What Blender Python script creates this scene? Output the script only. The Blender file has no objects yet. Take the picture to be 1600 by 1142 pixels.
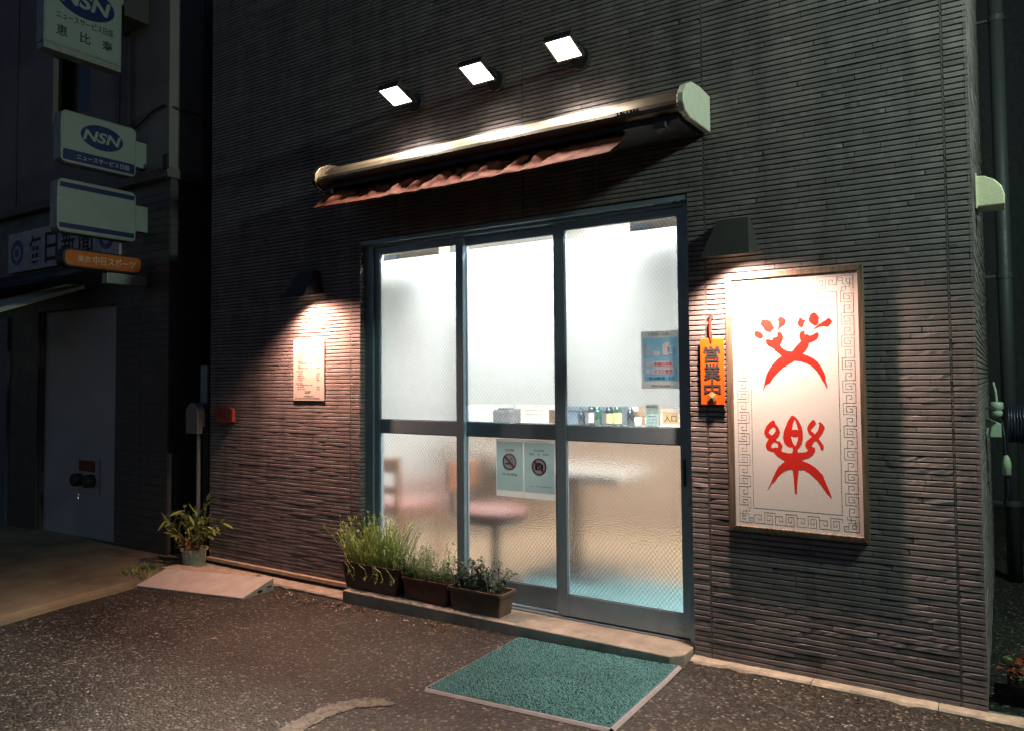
import bpy, bmesh, math, random
from mathutils import Vector, Matrix
R = math.radians
rnd = random.Random(7)
scene = bpy.context.scene
col = scene.collection

# ------------------------------------------------------------------ camera
cam_data = bpy.data.cameras.new('camera')
cam = bpy.data.objects.new('camera', cam_data)
col.objects.link(cam)
cam_data.sensor_width = 36.0
cam_data.lens = 36.0 * 1180 / 1600
cam_data.shift_y = -26.0 / 1600
cam_data.clip_start = 0.05
cam_data.clip_end = 500
_r = Vector((0.838193, 0.545307, -0.008507)); _u = Vector((0.028876, -0.028797, 0.999168)); _f = Vector((-0.544608, 0.837742, 0.039884))
cam.matrix_world = Matrix(((_r.x, _u.x, -_f.x, 0.0), (_r.y, _u.y, -_f.y, -3.70), (_r.z, _u.z, -_f.z, 1.42), (0, 0, 0, 1)))
scene.camera = cam

# ------------------------------------------------------------------ night sky
world = bpy.data.worlds.new('World'); scene.world = world; world.use_nodes = True
wn = world.node_tree.nodes; wl = world.node_tree.links
wn.clear()
sky = wn.new('ShaderNodeTexSky'); sky.sky_type = 'NISHITA'; sky.sun_disc = False
sky.sun_elevation = R(-2.0); sky.sun_rotation = R(200)
bg = wn.new('ShaderNodeBackground'); bg.inputs['Strength'].default_value = 0.3
wo = wn.new('ShaderNodeOutputWorld')
tint = wn.new('ShaderNodeMix'); tint.data_type = 'RGBA'; tint.blend_type = 'MULTIPLY'; tint.inputs[0].default_value = 1.0
tint.inputs[7].default_value = (0.52, 0.76, 1.2, 1)   # city night: the twilight glow turned blue
wl.new(sky.outputs[0], tint.inputs[6]); wl.new(tint.outputs[2], bg.inputs[0]); wl.new(bg.outputs[0], wo.inputs[0])

# the street lamp on the right whose greenish light falls on the end cap, the vent and the neighbour's signs
sl = bpy.data.lights.new('street_light', 'POINT'); sl.energy = 330; sl.color = (0.77, 1.0, 0.80); sl.shadow_soft_size = 0.12
slo = bpy.data.objects.new('street_light', sl); col.objects.link(slo); slo.location = (1.75, -0.80, 3.75)

scene.view_settings.view_transform = 'Standard'
scene.view_settings.look = 'None'
scene.view_settings.exposure = 0.0
scene.view_settings.gamma = 1.0
scene.view_settings.use_curve_mapping = False
scene.render.engine = 'CYCLES'
scene.cycles.use_denoising = True
scene.cycles.max_bounces = 10
scene.cycles.transmission_bounces = 8
scene.cycles.transparent_max_bounces = 16
scene.cycles.sample_clamp_indirect = 4.0
scene.cycles.caustics_reflective = False

# ------------------------------------------------------------------ materials
MATS = {}
def newmat(name):
    m = bpy.data.materials.new(name); m.use_nodes = True
    nt = m.node_tree
    b = nt.nodes['Principled BSDF']
    MATS[name] = m
    return m, nt, b
def N(nt, t, **k):
    n = nt.nodes.new(t)
    for a, v in k.items():
        if a.startswith('i_'): n.inputs[a[2:].replace('_', ' ')].default_value = v
        else: setattr(n, a, v)
    return n
def ramp(nt, src, stops):
    r = nt.nodes.new('ShaderNodeValToRGB')
    els = r.color_ramp.elements
    while len(els) < len(stops): els.new(0.5)
    for e, (p, c) in zip(els, stops):
        e.position = p; e.color = (c[0], c[1], c[2], 1) if isinstance(c, (tuple, list)) else (c, c, c, 1)
    nt.links.new(src, r.inputs[0])
    return r
def mix(nt, fac, a, b, mode='MIX'):
    m = nt.nodes.new('ShaderNodeMix'); m.data_type = 'RGBA'; m.blend_type = mode
    for s, v in ((0, fac), (6, a), (7, b)):
        if isinstance(v, (int, float)): m.inputs[s].default_value = v
        elif isinstance(v, (tuple, list)): m.inputs[s].default_value = (v[0], v[1], v[2], 1)
        else: nt.links.new(v, m.inputs[s])
    return m.outputs[2]
def bump(nt, b, h, dist, strength=1.0):
    n = nt.nodes.new('ShaderNodeBump'); n.inputs['Distance'].default_value = dist; n.inputs['Strength'].default_value = strength
    nt.links.new(h, n.inputs['Height']); nt.links.new(n.outputs[0], b.inputs['Normal'])
def worn(name, c, rough=0.5, metal=0.0, var=0.25, scale=18.0, bmp=0.0008, tint=None, spec=0.5, fine=140.0):
    """plain surface with patchy colour, fine grain and a little relief"""
    m, nt, b = newmat(name)
    tc = N(nt, 'ShaderNodeTexCoord')
    n1 = N(nt, 'ShaderNodeTexNoise', i_Scale=scale, i_Detail=6.0, i_Roughness=0.65)
    n2 = N(nt, 'ShaderNodeTexNoise', i_Scale=fine, i_Detail=3.0)
    nt.links.new(tc.outputs['Object'], n1.inputs[0]); nt.links.new(tc.outputs['Object'], n2.inputs[0])
    lo = tuple(x * (1 - var) for x in c); hi = tuple(min(1, x * (1 + var * 0.8)) for x in c)
    if tint: lo = tint
    r = ramp(nt, n1.outputs['Fac'], [(0.3, lo), (0.68, hi)])
    g = ramp(nt, n2.outputs['Fac'], [(0.3, 0.86), (0.7, 1.0)])
    nt.links.new(mix(nt, 1.0, r.outputs[0], g.outputs[0], 'MULTIPLY'), b.inputs['Base Color'])
    rr = ramp(nt, n1.outputs['Fac'], [(0.3, min(1, rough + 0.12)), (0.7, max(0, rough - 0.08))])
    nt.links.new(rr.outputs[0], b.inputs['Roughness'])
    b.inputs['Metallic'].default_value = metal
    b.inputs['Specular IOR Level'].default_value = spec
    if bmp: bump(nt, b, n2.outputs['Fac'], bmp)
    return m
def emit(name, c, s):
    m, nt, b = newmat(name)
    b.inputs['Base Color'].default_value = (0.8, 0.8, 0.8, 1)
    b.inputs['Emission Color'].default_value = (*c, 1); b.inputs['Emission Strength'].default_value = s
    return m

worn('siding', (0.228, 0.205, 0.207), 0.66, var=0.2, scale=9, bmp=0.0005, fine=130, spec=0.25)
def siding_mat():
    m = MATS['siding']; nt = m.node_tree; b = nt.nodes['Principled BSDF']
    src = b.inputs['Base Color'].links[0].from_socket
    ge = N(nt, 'ShaderNodeNewGeometry')
    mp = N(nt, 'ShaderNodeMapping'); mp.inputs['Scale'].default_value = (7.0, 7.0, 0.55); nt.links.new(ge.outputs['Position'], mp.inputs[0])
    n1 = N(nt, 'ShaderNodeTexNoise', i_Scale=1.0, i_Detail=7.0, i_Roughness=0.6); nt.links.new(mp.outputs[0], n1.inputs[0])
    r1 = ramp(nt, n1.outputs['Fac'], [(0.32, (0.72, 0.72, 0.74)), (0.5, (0.98, 0.98, 0.98)), (0.72, (1.18, 1.15, 1.1))])
    r2 = ramp(nt, ge.outputs['Random Per Island'], [(0.0, 0.84), (0.5, 1.0), (1.0, 1.16)])
    c1 = mix(nt, 1.0, src, r1.outputs[0], 'MULTIPLY'); c2 = mix(nt, 1.0, c1, r2.outputs[0], 'MULTIPLY')
    nt.links.new(c2, b.inputs['Base Color'])
siding_mat()
worn('siding_core', (0.085, 0.076, 0.075), 0.85, var=0.2)
worn('sealant', (0.12, 0.112, 0.11), 0.6, var=0.15)
worn('door_metal', (0.23, 0.32, 0.385), 0.34, metal=0.35, var=0.12, scale=5, bmp=0.0001)  # bluish glare round the lit door is put into this even colour
worn('door_dark', (0.02, 0.02, 0.022), 0.6)
worn('steel', (0.50, 0.49, 0.46), 0.28, metal=0.95, var=0.12, scale=6, bmp=0.0001)
worn('awning_metal', (0.15, 0.118, 0.08), 0.40, metal=0.85, var=0.08, scale=4, bmp=0.0001)
worn('awning_cap', (0.62, 0.62, 0.52), 0.42, var=0.08)
worn('awning_cloth', (0.066, 0.018, 0.0105), 0.92, var=0.25, scale=22, bmp=0.0006, spec=0.08)
worn('awning_dark', (0.03, 0.03, 0.034), 0.7)
worn('black_metal', (0.022, 0.022, 0.024), 0.5, var=0.2)
worn('lamp_shade', (0.04, 0.037, 0.036), 0.5, var=0.15)
worn('concrete', (0.36, 0.32, 0.27), 0.85, var=0.3, scale=7, bmp=0.0018, tint=(0.22, 0.2, 0.175))
worn('kerb_concrete', (0.42, 0.37, 0.3), 0.85, var=0.3, scale=14, bmp=0.002, tint=(0.25, 0.22, 0.185))
worn('apron_concrete', (0.19, 0.16, 0.105), 0.88, var=0.35, scale=2.2, bmp=0.0015, tint=(0.09, 0.082, 0.06))
worn('ramp', (0.44, 0.40, 0.365), 0.7, var=0.14, scale=9, bmp=0.0008)
worn('plank', (0.42, 0.33, 0.24), 0.8, var=0.25, scale=12)
worn('sign_white', (0.80, 0.795, 0.785), 0.38, var=0.05, scale=3, bmp=0.0)
worn('sign_red', (0.66, 0.022, 0.012), 0.45, var=0.1, scale=14, bmp=0.0)
worn('sign_line', (0.075, 0.068, 0.062), 0.6, bmp=0.0)
worn('paper', (0.50, 0.46, 0.42), 0.7, var=0.05, bmp=0.0)
worn('ink', (0.03, 0.03, 0.035), 0.7, bmp=0.0)
worn('ink_grey', (0.10, 0.10, 0.11), 0.7, bmp=0.0)
worn('tag_orange', (0.72, 0.125, 0.012), 0.35, var=0.08, bmp=0.0)
worn('cord_red', (0.65, 0.03, 0.02), 0.5)
worn('tape', (0.40, 0.21, 0.09), 0.2, var=0.25)
worn('notice_red', (0.42, 0.07, 0.1), 0.5, bmp=0.0)
worn('alarm_red', (0.20, 0.035, 0.02), 0.42, var=0.12)
worn('pot_brown', (0.085, 0.045, 0.034), 0.55, var=0.25)
worn('pot_maroon', (0.105, 0.042, 0.034), 0.55, var=0.25)
worn('pot_bronze', (0.10, 0.075, 0.05), 0.45, var=0.2)
worn('pot_white', (0.55, 0.54, 0.42), 0.5, var=0.3, tint=(0.3, 0.27, 0.18))
worn('pot_black', (0.02, 0.02, 0.02), 0.5)
worn('soil', (0.05, 0.032, 0.02), 0.95, var=0.4, scale=60, bmp=0.004)
worn('stem_brown', (0.18, 0.13, 0.075), 0.8)
worn('mailbox', (0.30, 0.30, 0.31), 0.35, metal=0.6, var=0.12)
worn('board_grey', (0.34, 0.36, 0.38), 0.6)
worn('neighbour_wall', (0.26, 0.235, 0.235), 0.8, var=0.18, scale=1.6, bmp=0.0012)
worn('neighbour_tile', (0.085, 0.078, 0.08), 0.45, var=0.15, scale=6)
worn('neighbour_door', (0.50, 0.50, 0.51), 0.5, var=0.1, scale=2, bmp=0.0004)
worn('neighbour_shutter', (0.10, 0.13, 0.17), 0.5, var=0.12, scale=2)
worn('beam', (0.17, 0.15, 0.15), 0.75)
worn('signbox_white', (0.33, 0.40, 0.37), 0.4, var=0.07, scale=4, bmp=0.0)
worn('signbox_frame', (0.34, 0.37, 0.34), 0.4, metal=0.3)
worn('sign_navy', (0.01, 0.022, 0.12), 0.4, bmp=0.0)
worn('sign_orange', (0.62, 0.15, 0.02), 0.45, var=0.1, bmp=0.0)
worn('sign_cream', (0.66, 0.58, 0.36), 0.5, bmp=0.0)
worn('sign_pale', (0.5, 0.5, 0.56), 0.5, bmp=0.0)
worn('sign_blue', (0.04, 0.07, 0.3), 0.5, bmp=0.0)
worn('awning_rail', (0.60, 0.66, 0.55), 0.4)
worn('awning_navy', (0.02, 0.028, 0.05), 0.8)
worn('dark_glass', (0.008, 0.009, 0.011), 0.1, bmp=0.0)
worn('alley_wall', (0.05, 0.06, 0.065), 0.8)
worn('pipe_grey', (0.045, 0.055, 0.06), 0.5, var=0.12)
worn('vent_cream', (0.66, 0.66, 0.48), 0.4, var=0.08)
worn('plastic_greenlit', (0.42, 0.55, 0.42), 0.4, var=0.1)  # green of the lamp's light is put into the plastic's colour
worn('hose_navy', (0.02, 0.03, 0.055), 0.35)
worn('int_wall', (0.74, 0.75, 0.74), 0.7, var=0.05)
worn('int_ceiling', (0.78, 0.80, 0.80), 0.7, var=0.04)
worn('int_floor', (0.215, 0.145, 0.088), 0.5, var=0.12, scale=4)
worn('wood_panel', (0.185, 0.125, 0.085), 0.5, var=0.2, scale=8)
worn('wood_chair', (0.17, 0.07, 0.035), 0.45, var=0.2, scale=12)
worn('cushion', (0.19, 0.085, 0.07), 0.55, var=0.12)
worn('chair_black', (0.03, 0.028, 0.028), 0.4)
worn('table_top', (0.70, 0.64, 0.56), 0.3, var=0.08)
worn('teal_floor', (0.11, 0.23, 0.25), 0.8, var=0.12)
worn('bottle_dark', (0.015, 0.025, 0.03), 0.15, bmp=0.0)
worn('bottle_green', (0.02, 0.06, 0.05), 0.15, bmp=0.0)
worn('label_tan', (0.55, 0.42, 0.2), 0.6, bmp=0.0)
worn('glassware', (0.55, 0.58, 0.58), 0.12, bmp=0.0)
worn('wire', (0.36, 0.42, 0.46), 0.4, metal=0.3, bmp=0.0)
worn('mat_edge', (0.30, 0.29, 0.31), 0.55, var=0.15)
worn('flash_metal', (0.52, 0.40, 0.30), 0.5, var=0.2)
worn('litter_pale', (0.5, 0.44, 0.34), 0.8, var=0.4, scale=40)
worn('litter_leaf', (0.24, 0.13, 0.06), 0.8, var=0.4, scale=40)
emit('flood_panel', (1.0, 0.86, 0.74), 14)
emit('bulb', (1.0, 0.66, 0.40), 8)
emit('tube_light', (1.0, 0.99, 0.96), 320)

def leafmat(name, c, c2, rough=0.5, trans=0.25):
    m, nt, b = newmat(name)
    oi = N(nt, 'ShaderNodeNewGeometry')
    r = ramp(nt, oi.outputs['Random Per Island'], [(0.0, c), (0.75, c2), (1.0, tuple(x * 1.25 for x in c2))])
    nt.links.new(r.outputs[0], b.inputs['Base Color'])
    b.inputs['Roughness'].default_value = rough
    tr = N(nt, 'ShaderNodeBsdfTranslucent'); nt.links.new(r.outputs[0], tr.inputs[0])
    ms = N(nt, 'ShaderNodeMixShader'); ms.inputs[0].default_value = trans
    out = nt.nodes['Material Output']
    nt.links.new(b.outputs[0], ms.inputs[1]); nt.links.new(tr.outputs[0], ms.inputs[2]); nt.links.new(ms.outputs[0], out.inputs[0])
    return m
def papermat(name, c, trans=0.7):
    m = worn(name, c, 0.6, var=0.05, bmp=0.0); nt = m.node_tree; b = nt.nodes['Principled BSDF']
    tr = N(nt, 'ShaderNodeBsdfTranslucent'); tr.inputs[0].default_value = (*c, 1)
    ms = N(nt, 'ShaderNodeMixShader'); ms.inputs[0].default_value = trans
    nt.links.new(b.outputs[0], ms.inputs[1]); nt.links.new(tr.outputs[0], ms.inputs[2]); nt.links.new(ms.outputs[0], nt.nodes['Material Output'].inputs[0])
papermat('poster_grey', (0.56, 0.60, 0.60)); papermat('poster_blue', (0.20, 0.42, 0.58)); papermat('poster_light', (0.8, 0.84, 0.86))
papermat('notice_green', (0.34, 0.46, 0.46)); papermat('entry_tan', (0.68, 0.45, 0.26)); papermat('window_paper', (0.82, 0.80, 0.76))
leafmat('leaf_yellow', (0.20, 0.30, 0.07), (0.48, 0.62, 0.22), trans=0.35)
leafmat('leaf_dry', (0.30, 0.13, 0.05), (0.45, 0.22, 0.09))
leafmat('leaf_herb', (0.08, 0.14, 0.05), (0.26, 0.38, 0.16))
leafmat('leaf_dark', (0.018, 0.04, 0.025), (0.06, 0.105, 0.06), rough=0.35)
leafmat('leaf_long', (0.08, 0.14, 0.03), (0.27, 0.36, 0.10), rough=0.4)
leafmat('leaf_red', (0.25, 0.04, 0.02), (0.4, 0.09, 0.04))
leafmat('flower_pale', (0.5, 0.42, 0.42), (0.62, 0.56, 0.5))

# asphalt with exposed aggregate
m, nt, b = newmat('asphalt')
tc = N(nt, 'ShaderNodeTexCoord')
v = N(nt, 'ShaderNodeTexVoronoi', i_Scale=74.0, i_Randomness=1.0); nt.links.new(tc.outputs['Object'], v.inputs[0])
v2 = N(nt, 'ShaderNodeTexVoronoi', i_Scale=190.0); nt.links.new(tc.outputs['Object'], v2.inputs[0])
n1 = N(nt, 'ShaderNodeTexNoise', i_Scale=1.3, i_Detail=5.0, i_Roughness=0.6); nt.links.new(tc.outputs['Object'], n1.inputs[0])
n2 = N(nt, 'ShaderNodeTexNoise', i_Scale=220.0, i_Detail=2.0); nt.links.new(tc.outputs['Object'], n2.inputs[0])
sep = N(nt, 'ShaderNodeSeparateColor'); nt.links.new(v.outputs['Color'], sep.inputs[0])
stone = ramp(nt, sep.outputs[0], [(0.0, (0.0115, 0.0113, 0.0097)), (0.5, (0.026, 0.0258, 0.0215)), (0.74, (0.062, 0.061, 0.050)), (0.9, (0.155, 0.150, 0.126)), (1.0, (0.40, 0.38, 0.325))])
edge = ramp(nt, v.outputs['Distance'], [(0.15, 1.0), (0.62, 0.28)])
base = mix(nt, 1.0, stone.outputs[0], edge.outputs[0], 'MULTIPLY')
sep2 = N(nt, 'ShaderNodeSeparateColor'); nt.links.new(v2.outputs['Color'], sep2.inputs[0])
fine = ramp(nt, sep2.outputs[1], [(0.0, (0.0165, 0.0161, 0.0138)), (0.8, (0.042, 0.041, 0.0335)), (1.0, (0.15, 0.13, 0.11))])
wearf = ramp(nt, n1.outputs['Fac'], [(0.38, 0.05), (0.62, 0.4)])
base = mix(nt, wearf.outputs[0], base, fine.outputs[0])
pat = ramp(nt, n1.outputs['Fac'], [(0.3, 0.6), (0.7, 1.3)])
base = mix(nt, 1.0, base, pat.outputs[0], 'MULTIPLY')
nt.links.new(base, b.inputs['Base Color'])
b.inputs['Roughness'].default_value = 0.62
inv = N(nt, 'ShaderNodeMath', operation='SUBTRACT'); inv.inputs[0].default_value = 1.0; nt.links.new(v.outputs['Distance'], inv.inputs[1])
ad = N(nt, 'ShaderNodeMath', operation='MULTIPLY_ADD'); nt.links.new(n2.outputs['Fac'], ad.inputs[0]); ad.inputs[1].default_value = 0.25; nt.links.new(inv.outputs[0], ad.inputs[2])
bump(nt, b, ad.outputs[0], 0.006)

# worn paint on asphalt
m, nt, b = newmat('worn_paint')
tc = N(nt, 'ShaderNodeTexCoord')
n1 = N(nt, 'ShaderNodeTexNoise', i_Scale=38.0, i_Detail=8.0, i_Roughness=0.75); nt.links.new(tc.outputs['Object'], n1.inputs[0])
r = ramp(nt, n1.outputs['Fac'], [(0.4, (0.06, 0.05, 0.043)), (0.52, (0.17, 0.145, 0.12)), (0.7, (0.24, 0.205, 0.17))])
nt.links.new(r.outputs[0], b.inputs['Base Color']); b.inputs['Roughness'].default_value = 0.75
bump(nt, b, n1.outputs['Fac'], 0.004)

# looped teal mat
m, nt, b = newmat('mat_teal')
tc = N(nt, 'ShaderNodeTexCoord')
mp = N(nt, 'ShaderNodeMapping'); mp.inputs['Scale'].default_value = (70, 130, 1); nt.links.new(tc.outputs['Object'], mp.inputs[0])
v = N(nt, 'ShaderNodeTexVoronoi', i_Scale=1.0); nt.links.new(mp.outputs[0], v.inputs[0])
n1 = N(nt, 'ShaderNodeTexNoise', i_Scale=3.5, i_Detail=6.0, i_Roughness=0.6); nt.links.new(tc.outputs['Object'], n1.inputs[0])
r = ramp(nt, v.outputs['Distance'], [(0.05, (0.085, 0.27, 0.285)), (0.4, (0.058, 0.205, 0.22)), (0.75, (0.042, 0.155, 0.165))])
g = ramp(nt, n1.outputs['Fac'], [(0.3, (0.75, 0.75, 0.75)), (0.62, (1.0, 1.0, 1.0)), (0.8, (1.3, 1.2, 1.15))])
nt.links.new(mix(nt, 1.0, r.outputs[0], g.outputs[0], 'MULTIPLY'), b.inputs['Base Color']); b.inputs['Roughness'].default_value = 0.8
inv = N(nt, 'ShaderNodeMath', operation='SUBTRACT'); inv.inputs[0].default_value = 1.0; nt.links.new(v.outputs['Distance'], inv.inputs[1])
bump(nt, b, inv.outputs[0], 0.008)

# sign frame wood
m, nt, b = newmat('frame_wood')
tc = N(nt, 'ShaderNodeTexCoord')
mp = N(nt, 'ShaderNodeMapping'); mp.inputs['Scale'].default_value = (60, 60, 4); nt.links.new(tc.outputs['Object'], mp.inputs[0])
n1 = N(nt, 'ShaderNodeTexNoise', i_Scale=1.0, i_Detail=6.0, i_Roughness=0.6); nt.links.new(mp.outputs[0], n1.inputs[0])
r = ramp(nt, n1.outputs['Fac'], [(0.3, (0.07, 0.05, 0.036)), (0.55, (0.16, 0.115, 0.08)), (0.75, (0.26, 0.2, 0.145))])
nt.links.new(r.outputs[0], b.inputs['Base Color']); b.inputs['Roughness'].default_value = 0.55
bump(nt, b, n1.outputs['Fac'], 0.0012)

# patterned (obscure) glass, clear glass, translucent film
m, nt, b = newmat('obscure_glass')
b.inputs['Transmission Weight'].default_value = 1.0; b.inputs['Roughness'].default_value = 0.225; b.inputs['IOR'].default_value = 1.38
b.inputs['Base Color'].default_value = (0.93, 0.955, 0.96, 1)
tc = N(nt, 'ShaderNodeTexCoord')
v = N(nt, 'ShaderNodeTexVoronoi', feature='SMOOTH_F1', i_Scale=120.0); nt.links.new(tc.outputs['Object'], v.inputs[0])
bump(nt, b, v.outputs['Distance'], 0.0009)
m, nt, b = newmat('clear_glass')
out = nt.nodes['Material Output']
tr = N(nt, 'ShaderNodeBsdfTransparent'); tr.inputs[0].default_value = (0.93, 0.96, 0.955, 1)
gl = N(nt, 'ShaderNodeBsdfGlossy'); gl.inputs['Roughness'].default_value = 0.03
lw = N(nt, 'ShaderNodeLayerWeight'); lw.inputs[0].default_value = 0.5
pw = N(nt, 'ShaderNodeMath', operation='POWER'); nt.links.new(lw.outputs['Facing'], pw.inputs[0]); pw.inputs[1].default_value = 5.0
fr = N(nt, 'ShaderNodeMath', operation='MULTIPLY_ADD'); nt.links.new(pw.outputs[0], fr.inputs[0]); fr.inputs[1].default_value = 0.9; fr.inputs[2].default_value = 0.03
ms = N(nt, 'ShaderNodeMixShader')
nt.links.new(fr.outputs[0], ms.inputs[0]); nt.links.new(tr.outputs[0], ms.inputs[1]); nt.links.new(gl.outputs[0], ms.inputs[2]); nt.links.new(ms.outputs[0], out.inputs[0])
m, nt, b = newmat('film')
out = nt.nodes['Material Output']
tl = N(nt, 'ShaderNodeBsdfTranslucent'); tl.inputs[0].default_value = (0.222, 0.226, 0.228, 1)
df = N(nt, 'ShaderNodeBsdfDiffuse'); df.inputs[0].default_value = (0.7, 0.72, 0.73, 1)
tr = N(nt, 'ShaderNodeBsdfTransparent')
m1 = N(nt, 'ShaderNodeMixShader'); m1.inputs[0].default_value = 0.1
m2 = N(nt, 'ShaderNodeMixShader'); m2.inputs[0].default_value = 0.02
nt.links.new(tl.outputs[0], m1.inputs[1]); nt.links.new(df.outputs[0], m1.inputs[2])
nt.links.new(m1.outputs[0], m2.inputs[1]); nt.links.new(tr.outputs[0], m2.inputs[2]); nt.links.new(m2.outputs[0], out.inputs[0])
M = MATS

# ------------------------------------------------------------------ helpers
class MB:
    """collects simple shapes; build() links them as ONE mesh object"""
    def __init__(self, org=(0, 0, 0)):
        self.v = []; self.f = []; self.o = Vector(org)
    def add(self, vs, fs):
        k = len(self.v)
        self.v += [Vector(p) for p in vs]; self.f += [tuple(i + k for i in f) for f in fs]
        return self
    def box(self, x0, x1, y0, y1, z0, z1, mat=None):
        vs = [Vector((x, y, z)) for z in (z0, z1) for y in (y0, y1) for x in (x0, x1)]
        if mat is not None: vs = [mat @ p for p in vs]
        return self.add(vs, [(0, 2, 3, 1), (4, 5, 7, 6), (0, 1, 5, 4), (2, 6, 7, 3), (0, 4, 6, 2), (1, 3, 7, 5)])
    def prism(self, poly, axis, a, b_):
        """poly in the plane across 'axis', pushed from a to b_"""
        def P(p, t):
            return {'x': (t, p[0], p[1]), 'y': (p[0], t, p[1]), 'z': (p[0], p[1], t)}[axis]
        n = len(poly)
        vs = [P(p, a) for p in poly] + [P(p, b_) for p in poly]
        fs = [tuple(range(n)), tuple(range(2 * n - 1, n - 1, -1))] + [(i, n + i, n + (i + 1) % n, (i + 1) % n) for i in range(n)]
        return self.add(vs, fs)
    def tube(self, pts, r, n=8, caps=True):
        pts = [Vector(p) for p in pts]
        rs = r if isinstance(r, (list, tuple)) else [r] * len(pts)
        rings = []
        up = Vector((0.13, 0.31, 0.94))
        for i, p in enumerate(pts):
            d = (pts[min(i + 1, len(pts) - 1)] - pts[max(i - 1, 0)])
            d = d.normalized() if d.length > 1e-9 else Vector((0, 0, 1))
            a = d.cross(up)
            if a.length < 0.05: a = d.cross(Vector((1, 0, 0)))
            a.normalize(); c = d.cross(a)
            rings.append([p + (a * math.cos(2 * math.pi * k / n) + c * math.sin(2 * math.pi * k / n)) * rs[i] for k in range(n)])
        vs = [q for rg in rings for q in rg]; fs = []
        for i in range(len(pts) - 1):
            for k in range(n):
                fs.append((i * n + k, i * n + (k + 1) % n, (i + 1) * n + (k + 1) % n, (i + 1) * n + k))
        if caps: fs += [tuple(range(n - 1, -1, -1)), tuple((len(pts) - 1) * n + k for k in range(n))]
        return self.add(vs, fs)
    def lathe(self, prof, c=(0, 0), n=20, caps=True):
        """prof: list of (radius, z)"""
        vs = []; fs = []
        for (rr, z) in prof:
            for k in range(n):
                a = 2 * math.pi * k / n
                vs.append((c[0] + rr * math.cos(a), c[1] + rr * math.sin(a), z))
        for i in range(len(prof) - 1):
            for k in range(n):
                fs.append((i * n + k, i * n + (k + 1) % n, (i + 1) * n + (k + 1) % n, (i + 1) * n + k))
        if caps: fs += [tuple(range(n - 1, -1, -1)), tuple((len(prof) - 1) * n + k for k in range(n))]
        return self.add(vs, fs)
    def build(self, name, mat, parent=None, bevel=0.0, smooth=False, seg=2):
        me = bpy.data.meshes.new(name)
        me.from_pydata([p - self.o for p in self.v], [], self.f)
        bm = bmesh.new(); bm.from_mesh(me)
        if len(self.f) < 4000: bmesh.ops.recalc_face_normals(bm, faces=bm.faces)
        bm.to_mesh(me); bm.free()
        me.update()
        me.materials.append(M[mat] if isinstance(mat, str) else mat)
        o = bpy.data.objects.new(name, me); col.objects.link(o)
        o.location = self.o
        if parent is not None: attach(o, parent)
        if smooth:
            for p in me.polygons: p.use_smooth = True
        if bevel:
            bv = o.modifiers.new('bevel', 'BEVEL'); bv.width = bevel; bv.segments = seg; bv.limit_method = 'ANGLE'; bv.angle_limit = R(40)
        return o
def world_loc(o):
    p = Vector((0, 0, 0))
    while o is not None: p += o.location; o = o.parent
    return p
def attach(o, parent):
    o.parent = parent
    o.location = o.location - world_loc(parent)
def tag(o, label=None, cat=None, group=None, kind=None):
    if label: o['label'] = label
    if cat: o['category'] = cat
    if group: o['group'] = group
    if kind: o['kind'] = kind
    return o
def thing(name, loc, label, cat, group=None):
    o = bpy.data.objects.new(name, None); o.empty_display_size = 0.1; col.objects.link(o); o.location = loc
    return tag(o, label, cat, group)
def struct(o): o['kind'] = 'structure'; return o
def stuff(o): o['kind'] = 'stuff'; return o
def jit(a): return rnd.uniform(-a, a)

ROT = {'front': Matrix.Rotation(R(90), 4, 'X'), 'right': Matrix.Rotation(R(90), 4, 'Z') @ Matrix.Rotation(R(90), 4, 'X')}
def text(body, name, mat, parent, center, w, h, face='front', bold=0.0, depth=0.0008, shear=0.0, spacing=1.0):
    """lettering fitted into a w x h rectangle, standing on the plane it is centred on"""
    c = bpy.data.curves.new(name, 'FONT'); c.body = body; c.extrude = depth; c.offset = bold; c.shear = shear
    c.align_x = 'CENTER'; c.resolution_u = 3; c.space_character = spacing
    t = bpy.data.objects.new('tmp', c); col.objects.link(t)
    bpy.context.view_layer.update()
    me = bpy.data.meshes.new_from_object(t.evaluated_get(bpy.context.evaluated_depsgraph_get()))
    bpy.data.objects.remove(t); bpy.data.curves.remove(c)
    me.name = name
    xs = [p.co.x for p in me.vertices]; ys = [p.co.y for p in me.vertices]
    if not xs: return None
    x0, x1, y0, y1 = min(xs), max(xs), min(ys), max(ys)
    rot = ROT[face].to_3x3()
    for p in me.vertices:
        p.co = rot @ Vector(((p.co.x - (x0 + x1) / 2) / (x1 - x0) * w, (p.co.y - (y0 + y1) / 2) / (y1 - y0) * h, p.co.z))
    me.materials.clear(); me.materials.append(M[mat])
    o = bpy.data.objects.new(name, me); col.objects.link(o); o.location = center
    attach(o, parent)
    return o
def outline(polys, name, mat, parent, center, depth=0.0008, face='front'):
    """filled flat shape from outlines (holes where outlines nest)"""
    c = bpy.data.curves.new(name, 'CURVE'); c.dimensions = '2D'; c.fill_mode = 'BOTH'; c.extrude = depth
    for pl in polys:
        s = c.splines.new('POLY'); s.points.add(len(pl) - 1); s.use_cyclic_u = True
        for p, q in zip(s.points, pl): p.co = (q[0], q[1], 0, 1)
    t = bpy.data.objects.new('tmp', c); col.objects.link(t)
    bpy.context.view_layer.update()
    me = bpy.data.meshes.new_from_object(t.evaluated_get(bpy.context.evaluated_depsgraph_get()))
    bpy.data.objects.remove(t); bpy.data.curves.remove(c)
    me.name = name; me.transform(ROT[face])
    me.materials.clear(); me.materials.append(M[mat])
    o = bpy.data.objects.new(name, me); col.objects.link(o); o.location = center
    attach(o, parent)
    return o
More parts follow.
